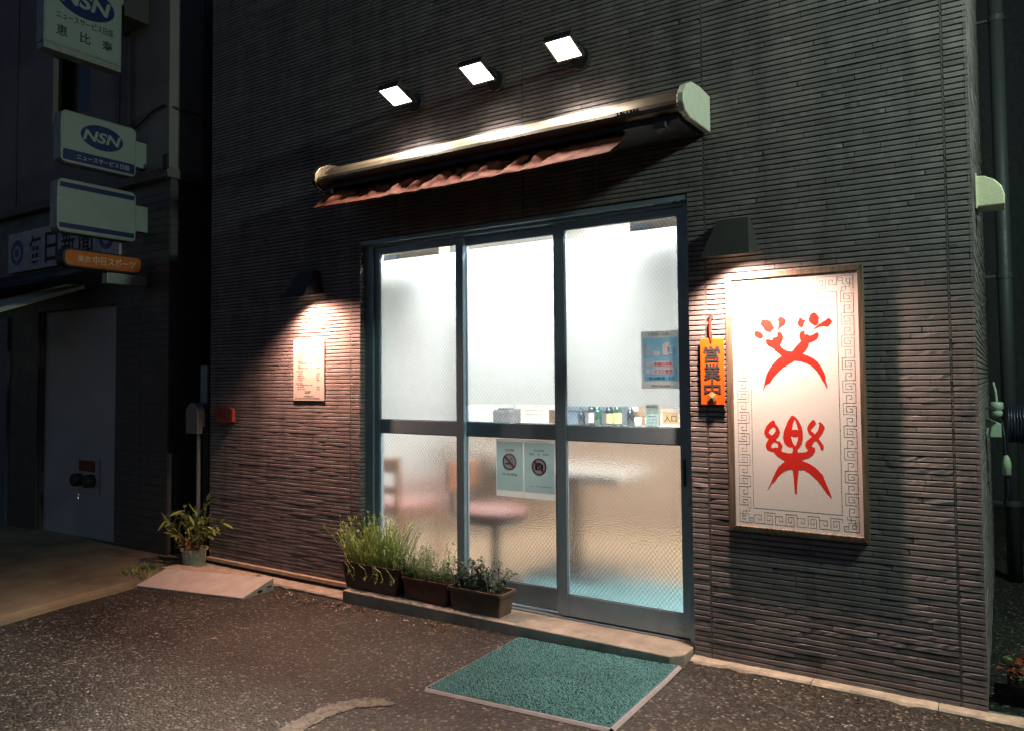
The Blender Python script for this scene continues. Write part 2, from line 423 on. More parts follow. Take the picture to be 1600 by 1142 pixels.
def ring(r0, r1, n=28, sx=1.0):
    return [[(sx * r1 * math.cos(2 * math.pi * k / n), r1 * math.sin(2 * math.pi * k / n)) for k in range(n)],
            [(sx * r0 * math.cos(2 * math.pi * k / n), r0 * math.sin(2 * math.pi * k / n)) for k in range(n)]]
def disc(r, n=32, sx=1.0): return [[(sx * r * math.cos(2 * math.pi * k / n), r * math.sin(2 * math.pi * k / n)) for k in range(n)]]
def rrect(w, h, r, n=5):
    p = []
    for cx, cy, a0 in ((w / 2 - r, h / 2 - r, 0), (-w / 2 + r, h / 2 - r, 90), (-w / 2 + r, -h / 2 + r, 180), (w / 2 - r, -h / 2 + r, 270)):
        for k in range(n + 1):
            a = R(a0 + 90 * k / n); p.append((cx + r * math.cos(a), cy + r * math.sin(a)))
    return p
def gz(x):
    """ground height: the forecourt falls gently to the left"""
    return 0.02 + 0.0136 * min(0.0, x + 1.36)
GLYPH_A = [[(-0.131,0.298),(-0.114,0.299),(-0.1,0.293),(-0.098,0.306),(-0.087,0.306),(-0.077,0.311),(-0.078,0.322),(-0.074,0.33),(-0.066,0.332),(-0.056,0.325),(-0.051,0.314),(-0.05,0.3),(-0.057,0.283),(-0.065,0.268),(-0.053,0.253),(-0.035,0.242),(-0.017,0.237),(-0.009,0.239),(0.003,0.256),(0.016,0.27),(0.029,0.283),(0.024,0.301),(0.023,0.314),(0.029,0.328),(0.043,0.332),(0.05,0.327),(0.045,0.323),(0.049,0.313),(0.058,0.316),(0.068,0.308),(0.084,0.313),(0.102,0.323),(0.109,0.317),(0.107,0.304),(0.099,0.29),(0.083,0.28),(0.065,0.274),(0.061,0.258),(0.051,0.242),(0.037,0.225),(0.058,0.217),(0.081,0.204),(0.101,0.187),(0.117,0.162),(0.128,0.137),(0.133,0.117),(0.133,0.1),(0.14,0.076),(0.138,0.064),(0.129,0.086),(0.118,0.102),(0.109,0.123),(0.096,0.144),(0.077,0.165),(0.053,0.18),(0.026,0.19),(0.002,0.194),(-0.012,0.187),(-0.031,0.175),(-0.053,0.163),(-0.072,0.146),(-0.091,0.127),(-0.104,0.11),(-0.117,0.091),(-0.136,0.081),(-0.142,0.068),(-0.148,0.053),(-0.144,0.076),(-0.137,0.106),(-0.13,0.132),(-0.117,0.157),(-0.1,0.18),(-0.079,0.203),(-0.06,0.217),(-0.078,0.235),(-0.089,0.242),(-0.093,0.25),(-0.103,0.258),(-0.119,0.266),(-0.129,0.277)],[(-0.185,0.336),(-0.171,0.342),(-0.16,0.336),(-0.146,0.339),(-0.153,0.333),(-0.144,0.325),(-0.141,0.313),(-0.147,0.304),(-0.161,0.303),(-0.176,0.31),(-0.184,0.322)],[(-0.151,0.394),(-0.144,0.395),(-0.133,0.392),(-0.117,0.391),(-0.104,0.383),(-0.098,0.37),(-0.09,0.352),(-0.093,0.344),(-0.101,0.342),(-0.105,0.331),(-0.118,0.332),(-0.132,0.339),(-0.142,0.354),(-0.155,0.372),(-0.151,0.381)],[(-0.074,0.392),(-0.062,0.405),(-0.05,0.4),(-0.036,0.388),(-0.038,0.371),(-0.047,0.359),(-0.062,0.351),(-0.072,0.341),(-0.075,0.342),(-0.069,0.366),(-0.071,0.379)],[(0.027,0.396),(0.034,0.392),(0.042,0.383),(0.06,0.384),(0.048,0.377),(0.044,0.361),(0.039,0.349),(0.027,0.349),(0.018,0.358),(0.016,0.373)],[(0.066,0.385),(0.075,0.407),(0.086,0.415),(0.096,0.413),(0.106,0.401),(0.112,0.389),(0.108,0.378),(0.11,0.368),(0.103,0.356),(0.093,0.352),(0.081,0.359),(0.068,0.372)],[(0.077,0.331),(0.093,0.344),(0.109,0.359),(0.14,0.377),(0.152,0.387),(0.161,0.38),(0.167,0.369),(0.157,0.354),(0.147,0.345),(0.135,0.348),(0.114,0.347),(0.096,0.339)]]
GLYPH_B = [[(-0.139,-0.415),(-0.127,-0.392),(-0.115,-0.364),(-0.101,-0.332),(-0.085,-0.303),(-0.069,-0.287),(-0.053,-0.275),(-0.072,-0.263),(-0.084,-0.256),(-0.097,-0.245),(-0.104,-0.233),(-0.118,-0.231),(-0.133,-0.225),(-0.141,-0.211),(-0.139,-0.195),(-0.126,-0.174),(-0.14,-0.163),(-0.147,-0.148),(-0.145,-0.132),(-0.135,-0.111),(-0.121,-0.095),(-0.105,-0.084),(-0.097,-0.089),(-0.094,-0.102),(-0.081,-0.118),(-0.074,-0.137),(-0.08,-0.157),(-0.094,-0.174),(-0.088,-0.181),(-0.075,-0.184),(-0.064,-0.2),(-0.07,-0.228),(-0.057,-0.233),(-0.038,-0.236),(-0.021,-0.235),(-0.017,-0.221),(-0.019,-0.206),(-0.029,-0.208),(-0.043,-0.203),(-0.056,-0.188),(-0.061,-0.165),(-0.058,-0.141),(-0.05,-0.117),(-0.038,-0.089),(-0.024,-0.065),(-0.017,-0.06),(-0.005,-0.064),(0.009,-0.08),(0.022,-0.105),(0.028,-0.134),(0.028,-0.161),(0.022,-0.189),(0.014,-0.205),(0.002,-0.217),(0.005,-0.232),(0.026,-0.23),(0.041,-0.227),(0.051,-0.218),(0.042,-0.209),(0.037,-0.196),(0.042,-0.18),(0.057,-0.166),(0.068,-0.155),(0.054,-0.141),(0.048,-0.122),(0.051,-0.107),(0.061,-0.091),(0.074,-0.077),(0.084,-0.083),(0.087,-0.096),(0.077,-0.108),(0.064,-0.122),(0.067,-0.131),(0.082,-0.144),(0.093,-0.13),(0.099,-0.115),(0.101,-0.101),(0.099,-0.089),(0.11,-0.09),(0.121,-0.103),(0.124,-0.114),(0.116,-0.134),(0.105,-0.151),(0.096,-0.163),(0.108,-0.178),(0.117,-0.193),(0.118,-0.208),(0.113,-0.217),(0.104,-0.21),(0.102,-0.201),(0.095,-0.186),(0.083,-0.173),(0.072,-0.185),(0.066,-0.199),(0.071,-0.204),(0.08,-0.205),(0.08,-0.221),(0.07,-0.239),(0.053,-0.253),(0.029,-0.262),(0.016,-0.267),(0.036,-0.273),(0.058,-0.282),(0.08,-0.296),(0.094,-0.31),(0.112,-0.33),(0.122,-0.36),(0.135,-0.391),(0.147,-0.426),(0.144,-0.43),(0.128,-0.413),(0.11,-0.387),(0.089,-0.358),(0.068,-0.337),(0.048,-0.321),(0.028,-0.31),(0.006,-0.312),(0.002,-0.337),(-0.002,-0.372),(-0.004,-0.419),(-0.008,-0.426),(-0.013,-0.42),(-0.015,-0.385),(-0.017,-0.346),(-0.02,-0.315),(-0.028,-0.31),(-0.047,-0.315),(-0.07,-0.33),(-0.09,-0.351),(-0.102,-0.371),(-0.117,-0.384),(-0.129,-0.403)],[(-0.128,-0.143),(-0.122,-0.129),(-0.104,-0.114),(-0.094,-0.122),(-0.095,-0.136),(-0.103,-0.148),(-0.112,-0.156)],[(-0.118,-0.21),(-0.113,-0.196),(-0.102,-0.186),(-0.088,-0.19),(-0.083,-0.201),(-0.085,-0.213),(-0.096,-0.212),(-0.11,-0.216)],[(-0.007,-0.076),(0.001,-0.096),(0.008,-0.127),(-0.005,-0.125),(-0.021,-0.128),(-0.016,-0.1)],[(-0.026,-0.155),(-0.017,-0.158),(-0.002,-0.159),(0.009,-0.154),(0.005,-0.174),(-0.001,-0.194),(-0.008,-0.202),(-0.018,-0.184)]]

# ================================================================== the setting
def sheet(name, mat, x0, x1, y0, y1, zf, nx, ny):
    vs = []; fs = []
    for j in range(ny + 1):
        for i in range(nx + 1):
            x = x0 + (x1 - x0) * i / nx; y = y0 + (y1 - y0) * j / ny
            vs.append((x, y, zf(x, y)))
    for j in range(ny):
        for i in range(nx):
            a = j * (nx + 1) + i; fs.append((a, a + 1, a + nx + 2, a + nx + 1))
    return MB().add(vs, fs).build(name, mat)
g = MB()
xs = [-70, -20, -10, -8, -6, -5, -4, -3, -2, -1.36, 0, 5, 70]
for i in range(len(xs) - 1):
    k = len(g.v)
    a, b_ = xs[i], xs[i + 1]
    za, zb = gz(max(a, -12)), gz(max(b_, -12))
    g.add([(a, -70, za), (b_, -70, zb), (b_, 0.06, zb), (a, 0.06, za)], [(0, 1, 2, 3)])
    g.add([(a, 0.06, za), (b_, 0.06, zb), (b_, 60, zb), (a, 60, za)], [(0, 1, 2, 3)])
struct(g.build('asphalt_ground', 'asphalt'))

# neighbour's concrete apron, its edge running out from between the two buildings
ap = MB()
edge = [(-5.52, 0.3), (-5.33, -0.42), (-5.24, -0.75), (-5.22, -1.10), (-5.14, -1.60), (-5.05, -2.4), (-4.9, -4.2)]
for i in range(len(edge) - 1):
    (xa, ya), (xb, yb) = edge[i], edge[i + 1]
    ja = 0.0
    ap.add([(-14, ya, gz(-12) + 0.045), (xa, ya, gz(xa) + 0.04), (xb, yb, gz(xb) + 0.04), (-14, yb, gz(-12) + 0.045)], [(0, 3, 2, 1)])
    ap.add([(xa, ya, gz(xa) + 0.04), (xa + 0.025, ya, gz(xa) + 0.030), (xb + 0.025, yb, gz(xb) + 0.030), (xb, yb, gz(xb) + 0.04)], [(0, 1, 2, 3)])
    ap.add([(xa + 0.025, ya, gz(xa) + 0.030), (xa + 0.07, ya, gz(xa) + 0.026), (xb + 0.07, yb, gz(xb) + 0.026), (xb + 0.025, yb, gz(xb) + 0.030)], [(0, 1, 2, 3)])
    ap.add([(xa + 0.07, ya, gz(xa) + 0.026), (xa + 0.075, ya, gz(xa) - 0.03), (xb + 0.075, yb, gz(xb) - 0.03), (xb + 0.07, yb, gz(xb) + 0.026)], [(0, 1, 2, 3)])
struct(ap.build('concrete_apron', 'apron_concrete'))

# door step and kerbs at the foot of the wall
st = MB((-2.5, -0.1, 0.0))
st.add([(-3.62, -0.165, -0.05), (-1.40, -0.165, -0.05), (-1.345, -0.11, -0.05), (-1.335, 0.16, -0.05), (-3.62, 0.16, -0.05),
        (-3.62, -0.165, 0.07), (-1.40, -0.165, 0.07), (-1.345, -0.11, 0.07), (-1.335, 0.16, 0.07), (-3.62, 0.16, 0.07)],
       [(5, 6, 7, 8, 9), (0, 1, 6, 5), (1, 2, 7, 6), (2, 3, 8, 7), (4, 0, 5, 9)])
struct(st.build('door_step', 'concrete', bevel=0.006))
def kerb(name, x0, x1, y0, top, lens, depth=0.08):
    k = bpy.data.objects.new(name, None); col.objects.link(k); k.location = ((x0 + x1) / 2, y0, 0); struct(k)
    x = x0
    while x < x1 - 0.02:
        L = min(lens * rnd.uniform(0.75, 1.25), x1 - x)
        n = max(3, int(L / 0.06)); vs = []; fs = []
        for i in range(n + 1):
            xx = x + 0.0015 + (L - 0.003) * i / n
            c = (0.012 if rnd.random() < 0.12 else 0.0)
            vs += [(xx, y0 + jit(0.002), -0.06), (xx, y0 + jit(0.0025) + c * 0.4, top - 0.008 - c), (xx, y0 + 0.008 + jit(0.0015) + c * 0.5, top - c * 0.5 + jit(0.0008)), (xx, y0 + depth, top + 0.002)]
        for i in range(n):
            for q in range(3): fs.append((i * 4 + q, (i + 1) * 4 + q, (i + 1) * 4 + q + 1, i * 4 + q + 1))
        fs += [(0, 1, 2, 3), tuple(n * 4 + q for q in (3, 2, 1, 0))]
        MB((x + L / 2, y0, 0)).add(vs, fs).build('kerb_stone', 'kerb_concrete', k)
        x += L
    return k
kerb('kerb', -1.335, 1.3, -0.062, 0.038, 0.62, 0.085)
kerb('kerb_by_ramp', -5.28, -3.625, -0.135, 0.008, 0.6, 0.147)

# worn paint arc on the asphalt in the foreground
arc0 = [(-2.27, -1.18), (-2.36, -1.21), (-2.42, -1.26), (-2.46, -1.34), (-2.47, -1.43), (-2.47, -1.52), (-2.46, -1.64), (-2.42, -1.8), (-2.37, -2.0)]
arc = []
for i in range(len(arc0) - 1):
    for q in range(10): arc.append(Vector(arc0[i]).lerp(Vector(arc0[i + 1]), q / 10))
pm = MB(); ps = []
for i, p in enumerate(arc):
    x, y = p.x, p.y
    a = arc[max(i - 3, 0)]; c = arc[min(i + 3, len(arc) - 1)]; d = (c - a).normalized(); nn = Vector((-d.y, d.x))
    wd_ = 0.05 * min(1, 0.25 + i / 14)
    w0, w1 = wd_ * rnd.uniform(0.78, 1.18), wd_ * rnd.uniform(0.78, 1.18)
    ps += [(x + nn.x * w0, y + nn.y * w0, gz(x) + 0.004), (x - nn.x * w1, y - nn.y * w1, gz(x) + 0.004)]
pm.add(ps, [(2 * i, 2 * i + 1, 2 * i + 3, 2 * i + 2) for i in range(len(arc) - 1)])
struct(pm.build('road_marking', 'worn_paint'))

# ================================================================== the restaurant
XL, XR = -5.25, -0.09
OPX0, OPX1, OPZ = -3.63, -1.333, 2.36
ZB, PITCH, ZT = 0.036, 0.02528, 5.05
YC = 0.0125
shop = thing('restaurant_building', (-2.6, 0.1, 0), 'restaurant front clad in dark narrow stone-like strips with a lit sliding glass door', 'building')
core = MB((-2.6, 0.06, 0))
core.box(XL + 0.005, OPX0, YC, 0.16, 0.0, ZT); core.box(OPX1, XR - YC, YC, 0.16, 0.0, ZT); core.box(OPX0, OPX1, YC, 0.16, OPZ, ZT)
core.box(XR - YC - 0.14, XR - YC, 0.161, 4.45, 0.0, ZT); core.box(XL + 0.005, XL + 0.14, 0.161, 3.2, 0, ZT)
core.build('wall', 'siding_core', shop)

PROF = [(0.0005, 0.0031), (-0.0105, 0.0036), (-0.0122, 0.0052), (-0.0125, 0.0206), (-0.0112, 0.0230), (0.0005, 0.0239)]
def strip_geo(x0, x1, z0, seg, rough, proud):
    n = max(1, int(round((x1 - x0) / seg))); vs = []; fs = []
    for i in range(n + 1):
        t = i / n
        x = x0 + (x1 - x0) * t + (0 if i in (0, n) else jit(seg * 0.25))
        e = 0.0018 if i in (0, n) else 0.0
        ch = rough * (rnd.random() ** 2)
        for q, (py, pz) in enumerate(PROF):
            y = py
            zz = pz
            if q in (1, 2, 3, 4): y += e - proud + ch * (0.9 if q in (3, 4) else 0.45) + jit(0.0002 + rough * 0.2)
            if q in (3, 4): zz -= ch * 0.12
            if q in (1, 2): zz += jit(0.0001 + rough * 0.06)
            vs.append((x, YC + y, z0 + zz))
    k = len(PROF)
    for i in range(n):
        for q in range(k - 1): fs.append((i * k + q, (i + 1) * k + q, (i + 1) * k + q + 1, i * k + q + 1))
    fs += [tuple(range(k)), tuple(n * k + q for q in range(k - 1, -1, -1))]
    return vs, fs
SEAMS = [-0.185, -1.244, -2.322, -3.715]
pieces = []
rows = int((ZT - ZB) / PITCH)
for rI in range(rows):
    z0 = ZB + rI * PITCH
    spans = [(XL, XR)]
    if z0 + PITCH < OPZ + 0.02: spans = [(XL, OPX0), (OPX1, XR)]
    if z0 + PITCH > OPZ - 0.03 and z0 < OPZ - 0.005: spans = [(XL, OPX0), (OPX1, XR)]
    if z0 < 0.055: spans = [q for q in spans if q[0] > -2]
    for (a, b_) in spans:
        cuts = [s for s in SEAMS if a + 0.02 < s < b_ - 0.02]
        bounds = [a] + sorted(cuts) + [b_]
        for i in range(len(bounds) - 1):
            s0 = bounds[i] + (0.004 if i > 0 else 0); s1 = bounds[i + 1] - (0.004 if i < len(bounds) - 2 else 0)
            x = s0
            while x < s1 - 0.001:
                L = rnd.choice((0.14, 0.2, 0.26, 0.34, 0.45, 0.6)) * rnd.uniform(0.85, 1.15)
                if s1 - x - L < 0.07: L = s1 - x
                pieces.append((x + 0.0011, x + L - 0.0011, z0, rnd.random()))
                x += L
def shown(p):
    x = (p[0] + p[1]) / 2
    hid = -1.10 < x < -0.54 and 0.72 < p[2] < 1.87
    d2 = x * x + 13.7 + (p[2] - 1.42) ** 2
    vis = p[2] < 1.42 + 0.86 * (0.5446 * -x + 3.1) * 0.46 and not hid
    return ((p[1] - p[0]) / d2) if vis else 0.0
pieces.sort(key=shown, reverse=True)
rest = MB()
for i, (x0, x1, z0, q) in enumerate(pieces):
    far = x0 < -3.6
    rough = (0.0010 if far else 0.0030) if q < (0.12 if far else 0.28) else (0.0007 if q < 0.5 else 0.0002)
    proud = rnd.uniform(-0.0012, 0.0014) * (0.3 if far else 0.8)
    if i < 290:
        vs, fs = strip_geo(x0, x1, z0, 0.024 if q < 0.28 else 0.09, rough, proud)
        MB(((x0 + x1) / 2, YC, z0)).add(vs, fs).build('cladding_strip', 'siding', shop)
    else:
        vs, fs = strip_geo(x0, x1, z0, (0.05 if x0 > -2.4 else 0.075) if q < 0.24 else 0.16, rough, proud)
        rest.add(vs, fs)
o = rest.build('cladding', 'siding', shop); stuff(o)
# side wall facing the alley, and the returns into the door opening
side = MB()
for rI in range(rows):
    z0 = ZB + rI * PITCH
    y = 0.0
    while y < 2.9:
        L = rnd.uniform(0.25, 0.7)
        vs, fs = strip_geo(y + 0.0008, min(y + L - 0.0008, 2.9), z0, 0.25, 0.001, rnd.uniform(-0.001, 0.001))
        side.add([(XR - YC - (p[1] - YC), p[0] + 0.001, p[2]) for p in vs], fs)
        y += L
    if z0 < OPZ - 0.04:
        vs, fs = strip_geo(0.0, 0.05, z0, 0.1, 0.0, 0.0)
        side.add([(OPX0 - (p[1] - YC) - 0.006, p[0] + 0.0015, p[2]) for p in vs], fs)
stuff(side.build('side_cladding', 'siding', shop))
for s in SEAMS:
    zb = OPZ if OPX0 < s < OPX1 else ZB
    MB((s, YC, 0)).box(s - 0.0035, s + 0.0035, 0.003, YC + 0.002, zb, ZT).build('sealant_joint', 'sealant', shop)
MB((-0.09, 0, 0)).box(XR - YC - 0.001, XR - 0.0022, 0.0025, YC + 0.002, ZB, ZT).build('corner_core', 'siding_core', shop)
# flashing under the cladding left of the door
MB((-4.4, 0, 0)).box(XL, OPX0 - 0.02, -0.024, YC + 0.01, 0.034, 0.0605).build('base_flashing', 'flash_metal', shop, bevel=0.003)
# interior shell
MB((-2.6, 4.2, 1)).box(-5.1, -0.25, 4.2, 4.3, 0.0, 2.75).build('back_wall', 'int_wall', shop)
MB((-5.1, 2, 1)).box(-5.11, -5.105, 0.162, 4.2, 0, 2.75).build('inner_wall', 'int_wall', shop)
MB((-0.25, 2, 1)).box(-0.255, -0.25, 0.162, 4.2, 0, 2.75).build('inner_wall', 'int_wall', shop)
MB((-2.6, 0.17, 1)).box(-5.1, OPX0, 0.163, 0.168, 0, 2.7).box(OPX1, -0.25, 0.163, 0.168, 0, 2.7).box(OPX0, OPX1, 0.163, 0.168, OPZ, 2.7).build('inner_wall', 'int_wall', shop)
MB((-2.6, 2, 2.7)).box(-5.12, -0.2, 0.15, 4.3, 2.7, 2.78).build('ceiling', 'int_ceiling', shop)
MB((-2.6, 4.1, .5)).box(-5.09, -0.26, 4.17, 4.198, 0.075, 1.05).build('wainscot', 'wood_panel', shop)
struct(MB((-2.6, 2, 0)).box(-5.1, -0.25, 0.165, 4.2, 0.02, 0.075).build('dining_floor', 'int_floor'))

# ------------------------------------------------------------------ door frame and three leaves
fr = MB((-2.5, 0.1, 0.07))
fr.box(OPX0 - 0.012, -3.555, 0.05, 0.158, 0.072, OPZ - 0.001); fr.box(-1.372, OPX1 + 0.002, 0.052, 0.158, 0.072, OPZ - 0.001)
fr.box(-3.5545, -1.3725, 0.05, 0.158, 2.312, OPZ - 0.002)
fr.box(-3.5545, -1.3725, 0.062, 0.158, 0.071, 0.079)
fr.box(-3.5545, -1.3725, 0.088, 0.094, 0.0792, 0.088)
fr.build('door_frame', 'door_metal', shop, bevel=0.002)
hd = MB((-2.5, 0.03, 2.4)); hd.box(OPX0 + 0.002, OPX1 - 0.002, 0.006, 0.049, OPZ - 0.03, OPZ - 0.003); hd.build('head_trim', 'door_metal', shop, bevel=0.003)
def wires(x0, x1, z0, z1, y, pitch, dirs=(1, -1), w=0.0006):
    m_ = MB(((x0 + x1) / 2, y, (z0 + z1) / 2)); W, H = x1 - x0, z1 - z0
    for s in dirs:
        k = -H
        while k < W + H:
            # line x = x0 + k + s*t*0.82, z = z0 + t
            t0, t1 = 0.0, H
            ks = 0.82
            xa, xb = k + (0 if s > 0 else H * ks), k + (H * ks if s > 0 else 0)
            def clip(tt): return xa + (xb - xa) * tt / H
            ts = [0.0, H]
            for lim in (0.0, W):
                if abs(xb - xa) > 1e-9:
                    tt = (lim - xa) / (xb - xa) * H
                    if 0 < tt < H: ts.append(tt)
            ts = sorted(ts)
            best = None
            for i in range(len(ts) - 1):
                mid = clip((ts[i] + ts[i + 1]) / 2)
                if 0 <= mid <= W: best = (ts[i], ts[i + 1])
            if best and best[1] - best[0] > 0.004:
                a, b_ = best
                pa, pb = Vector((x0 + clip(a), y, z0 + a)), Vector((x0 + clip(b_), y, z0 + b_))
                d = (pb - pa).normalized(); nn = Vector((d.z, 0, -d.x)) * w
                m_.add([pa + nn, pa - nn, pb - nn, pb + nn], [(0, 1, 2, 3)])
            k += pitch
    return m_
def leaf(x0, x1, gx0, gx1, y, gtop, mid_t, mid_b, gbot, label, film, film_b, film_t):
    d0, d1 = y - 0.016, y + 0.016
    zt, zb = 2.311, 0.089
    f = MB(((x0 + x1) / 2, y, zb))
    f.box(x0, gx0, d0, d1, zb, zt); f.box(gx1, x1, d0, d1, zb, zt)
    f.box(gx0, gx1, d0 + 0.002, d1, gtop, zt); f.box(gx0, gx1, d0 + 0.002, d1, mid_b, mid_t); f.box(gx0, gx1, d0 + 0.002, d1, zb, gbot)
    lf = f.build('door_leaf', 'door_metal', shop, bevel=0.0018); lf['label'] = label
    e = 0.004
    MB(((gx0 + gx1) / 2, y, mid_t)).box(gx0 - e, gx1 + e, y - 0.003, y + 0.003, mid_t - e, gtop + e).build('upper_pane', 'clear_glass', lf)
    MB(((gx0 + gx1) / 2, y, gbot)).box(gx0 - e, gx1 + e, y - 0.003, y + 0.003, gbot - e, mid_b + e).build('lower_pane', 'obscure_glass', lf)
    for (za, zb2) in ((mid_t, gtop), (gbot, mid_b)):
        wires(gx0, gx1, za, zb2, y - 0.0042, 0.024).build('wire_mesh', 'wire', lf)
    MB(((gx0 + gx1) / 2, y, film_b)).add([(gx0 - 0.001, y + 0.0044, film_b), (gx1 + 0.001, y + 0.0044, film_b), (gx1 + 0.001, y + 0.0044, film_t), (gx0 - 0.001, y + 0.0044, film_t)], [(0, 1, 2, 3)]).build('frosted_film', 'film', lf)
    for (zz0, zz1) in ((mid_t, gtop), (gbot, mid_b)):   # pale glazing beads
        bd = MB(((gx0 + gx1) / 2, y, zz0))
        bd.box(gx0, gx0 + 0.004, y - 0.0095, y - 0.0048, zz0, zz1); bd.box(gx1 - 0.004, gx1, y - 0.0095, y - 0.0048, zz0, zz1)
        bd.box(gx0 + 0.0041, gx1 - 0.0041, y - 0.0095, y - 0.0048, zz0, zz0 + 0.005); bd.box(gx0 + 0.0041, gx1 - 0.0041, y - 0.0095, y - 0.0048, zz1 - 0.004, zz1)
        bd.build('glazing_bead', 'door_metal', lf)
    return lf
lr = leaf(-2.152, -1.374, -2.090, -1.413, 0.084, 2.269, 1.158, 1.072, 0.207, 'right door leaf with the entrance notices', True, 1.264, 2.215)
lm = leaf(-2.862, -2.122, -2.821, -2.183, 0.124, 2.262, 1.156, 1.070, 0.213, 'middle door leaf set back on the rear track', True, 1.268, 2.235)
ll = leaf(-3.553, -2.812, -3.513, -2.868, 0.084, 2.267, 1.158, 1.072, 0.207, 'left door leaf behind the planters', True, 1.16, 2.222)
hb = MB((-1.39, 0.06, 0.95)); hb.box(-1.402, -1.386, 0.0655, 0.0678, 0.86, 1.0); hb.box(-1.398, -1.39, 0.06, 0.0655, 0.87, 0.99)
hb.build('pull_handle', 'black_metal', lr, bevel=0.002)

# ================================================================== neighbour on the left
nb = thing('neighbour_building', (-8, 0.3, 0), 'dim grey neighbouring building with a pale door and projecting signs', 'building')
w = MB((-8, 0.2, 0))
w.box(-12, -8.02, 0.012, 0.30, -0.1, 3.12); w.box(-6.60, -5.80, 0.0, 0.30, -0.1, 3.12); w.box(-8.019, -6.601, 0.012, 0.3, 2.12, 3.12)
w.box(-5.95, -5.81, 0.301, 3.5, -0.1, 7.0)
w.build('lower_wall', 'neighbour_tile', nb)
tl = MB((-6.2, 0, 0))   # coursed tiles on the pillar edge
for k in range(46):
    z = -0.05 + k * 0.068
    tl.box(-6.59, -6.2, -0.006, -0.0005, z, z + 0.064); tl.box(-6.197, -5.803, -0.006, -0.0005, z, z + 0.064)
    tl.box(-5.7995, -5.794, 0.002, 0.295, z, z + 0.064)
stuff(tl.build('wall_tiles', 'neighbour_tile', nb))
uw = MB((-8, 0.1, 3.2))
uw.box(-12, -7.74, -0.02, 0.3, 3.21, 7.0); uw.box(-7.04, -5.80, -0.02, 0.3, 3.21, 7.0); uw.box(-7.739, -7.041, -0.02, 0.3, 3.21, 3.95); uw.box(-7.739, -7.041, -0.02, 0.3, 5.6, 7.0)
uw.build('upper_wall', 'neighbour_wall', nb)
for x in (-8.45, -6.55):
    MB((x, -0.02, 4)).box(x - 0.006, x + 0.006, -0.0245, -0.0205, 3.22, 6.9).build('panel_joint', 'black_metal', nb)
MB((-8.4, 0, 3.15)).box(-12, -5.77, -0.06, 0.29, 3.122, 3.208).build('ledge', 'beam', nb, bevel=0.006)
wi = MB((-7.4, 0.1, 4)); wi.box(-7.738, -7.042, 0.10, 0.13, 3.951, 5.599); wi = wi.build('window', 'dark_glass', nb)
f = MB((-7.4, 0.05, 4)); f.box(-7.738, -7.70, 0.03, 0.099, 3.951, 5.599); f.box(-7.08, -7.042, 0.03, 0.099, 3.951, 5.599); f.box(-7.6999, -7.0801, 0.03, 0.099, 3.951, 3.99)
f.build('window_frame', 'black_metal', wi)
MB((-7.3, 0.15, 0)).box(-8.018, -6.602, 0.07, 0.12, -0.1, 2.118).build('door', 'neighbour_door', nb)
MB((-6.61, 0.05, 0)).box(-6.62, -6.601, 0.03, 0.069, -0.1, 2.118).build('door_jamb', 'neighbour_tile', nb)
MB((-8.0, 0.05, 0)).box(-8.018, -7.99, 0.03, 0.069, -0.1, 2.118).build('door_jamb', 'neighbour_tile', nb)
sh = MB((-9, 0, 0))
sh.box(-11.5, -8.6, -0.004, 0.011, -0.08, 2.1); sh.build('shutter', 'neighbour_shutter', nb)
for k in range(26):
    z = -0.04 + k * 0.082
    MB((-9.5, -0.008, z)).box(-11.5, -8.61, -0.012, -0.0045, z, z + 0.072).build('shutter_slat', 'neighbour_shutter', nb)
bx = MB((-6.25, -0.1, 4.7)); bx.box(-6.50, -6.10, -0.24, -0.021, 4.50, 5.1); bx.build('exhaust_box', 'neighbour_tile', nb, bevel=0.01)
MB((-6.3, -0.04, 4)).tube([(-6.33, -0.04, 4.5), (-6.33, -0.04, 3.66)], 0.012).build('conduit', 'black_metal', nb)
MB((-6, -0.05, 3.6)).tube([(-6.33, -0.05, 3.62), (-6.2, -0.05, 3.63), (-6.0, -0.04, 3.72), (-5.83, -0.04, 3.74), (-5.72, 0.2, 3.70), (-5.5, 0.5, 3.66)], 0.012).build('cable', 'black_metal', nb)
MB((-5.75, -0.05, 3.1)).box(-5.79, -5.73, -0.08, -0.061, 3.18, 3.3).tube([(-5.76, -0.07, 3.18), (-5.70, -0.08, 3.02)], 0.006).build('cable_bracket', 'black_metal', nb)
# alley backdrop between the buildings and on the right
struct(MB((-5.5, 3.4, 0)).box(-5.79, -5.27, 3.3, 3.4, -0.1, 7).build('gap_end_wall', 'alley_wall'))
struct(MB((0.3, 6, 0)).box(-3.0, 4.0, 6.0, 6.1, 0, 9).build('alley_end_wall', 'alley_wall'))

rb = thing('alley_shade_building', (1.6, 0.5, 0), 'unseen dark building added across the alley to shade the side wall', 'building')  # added out of view to keep lamplight off the deeper side wall
MB((1.6, 0.3, 0)).box(1.6, 4.6, 0.12, 0.4, 0.0, 6.5).box(1.6, 1.8, 0.401, 6.0, 0.0, 6.5).build('wall', 'alley_wall', rb)

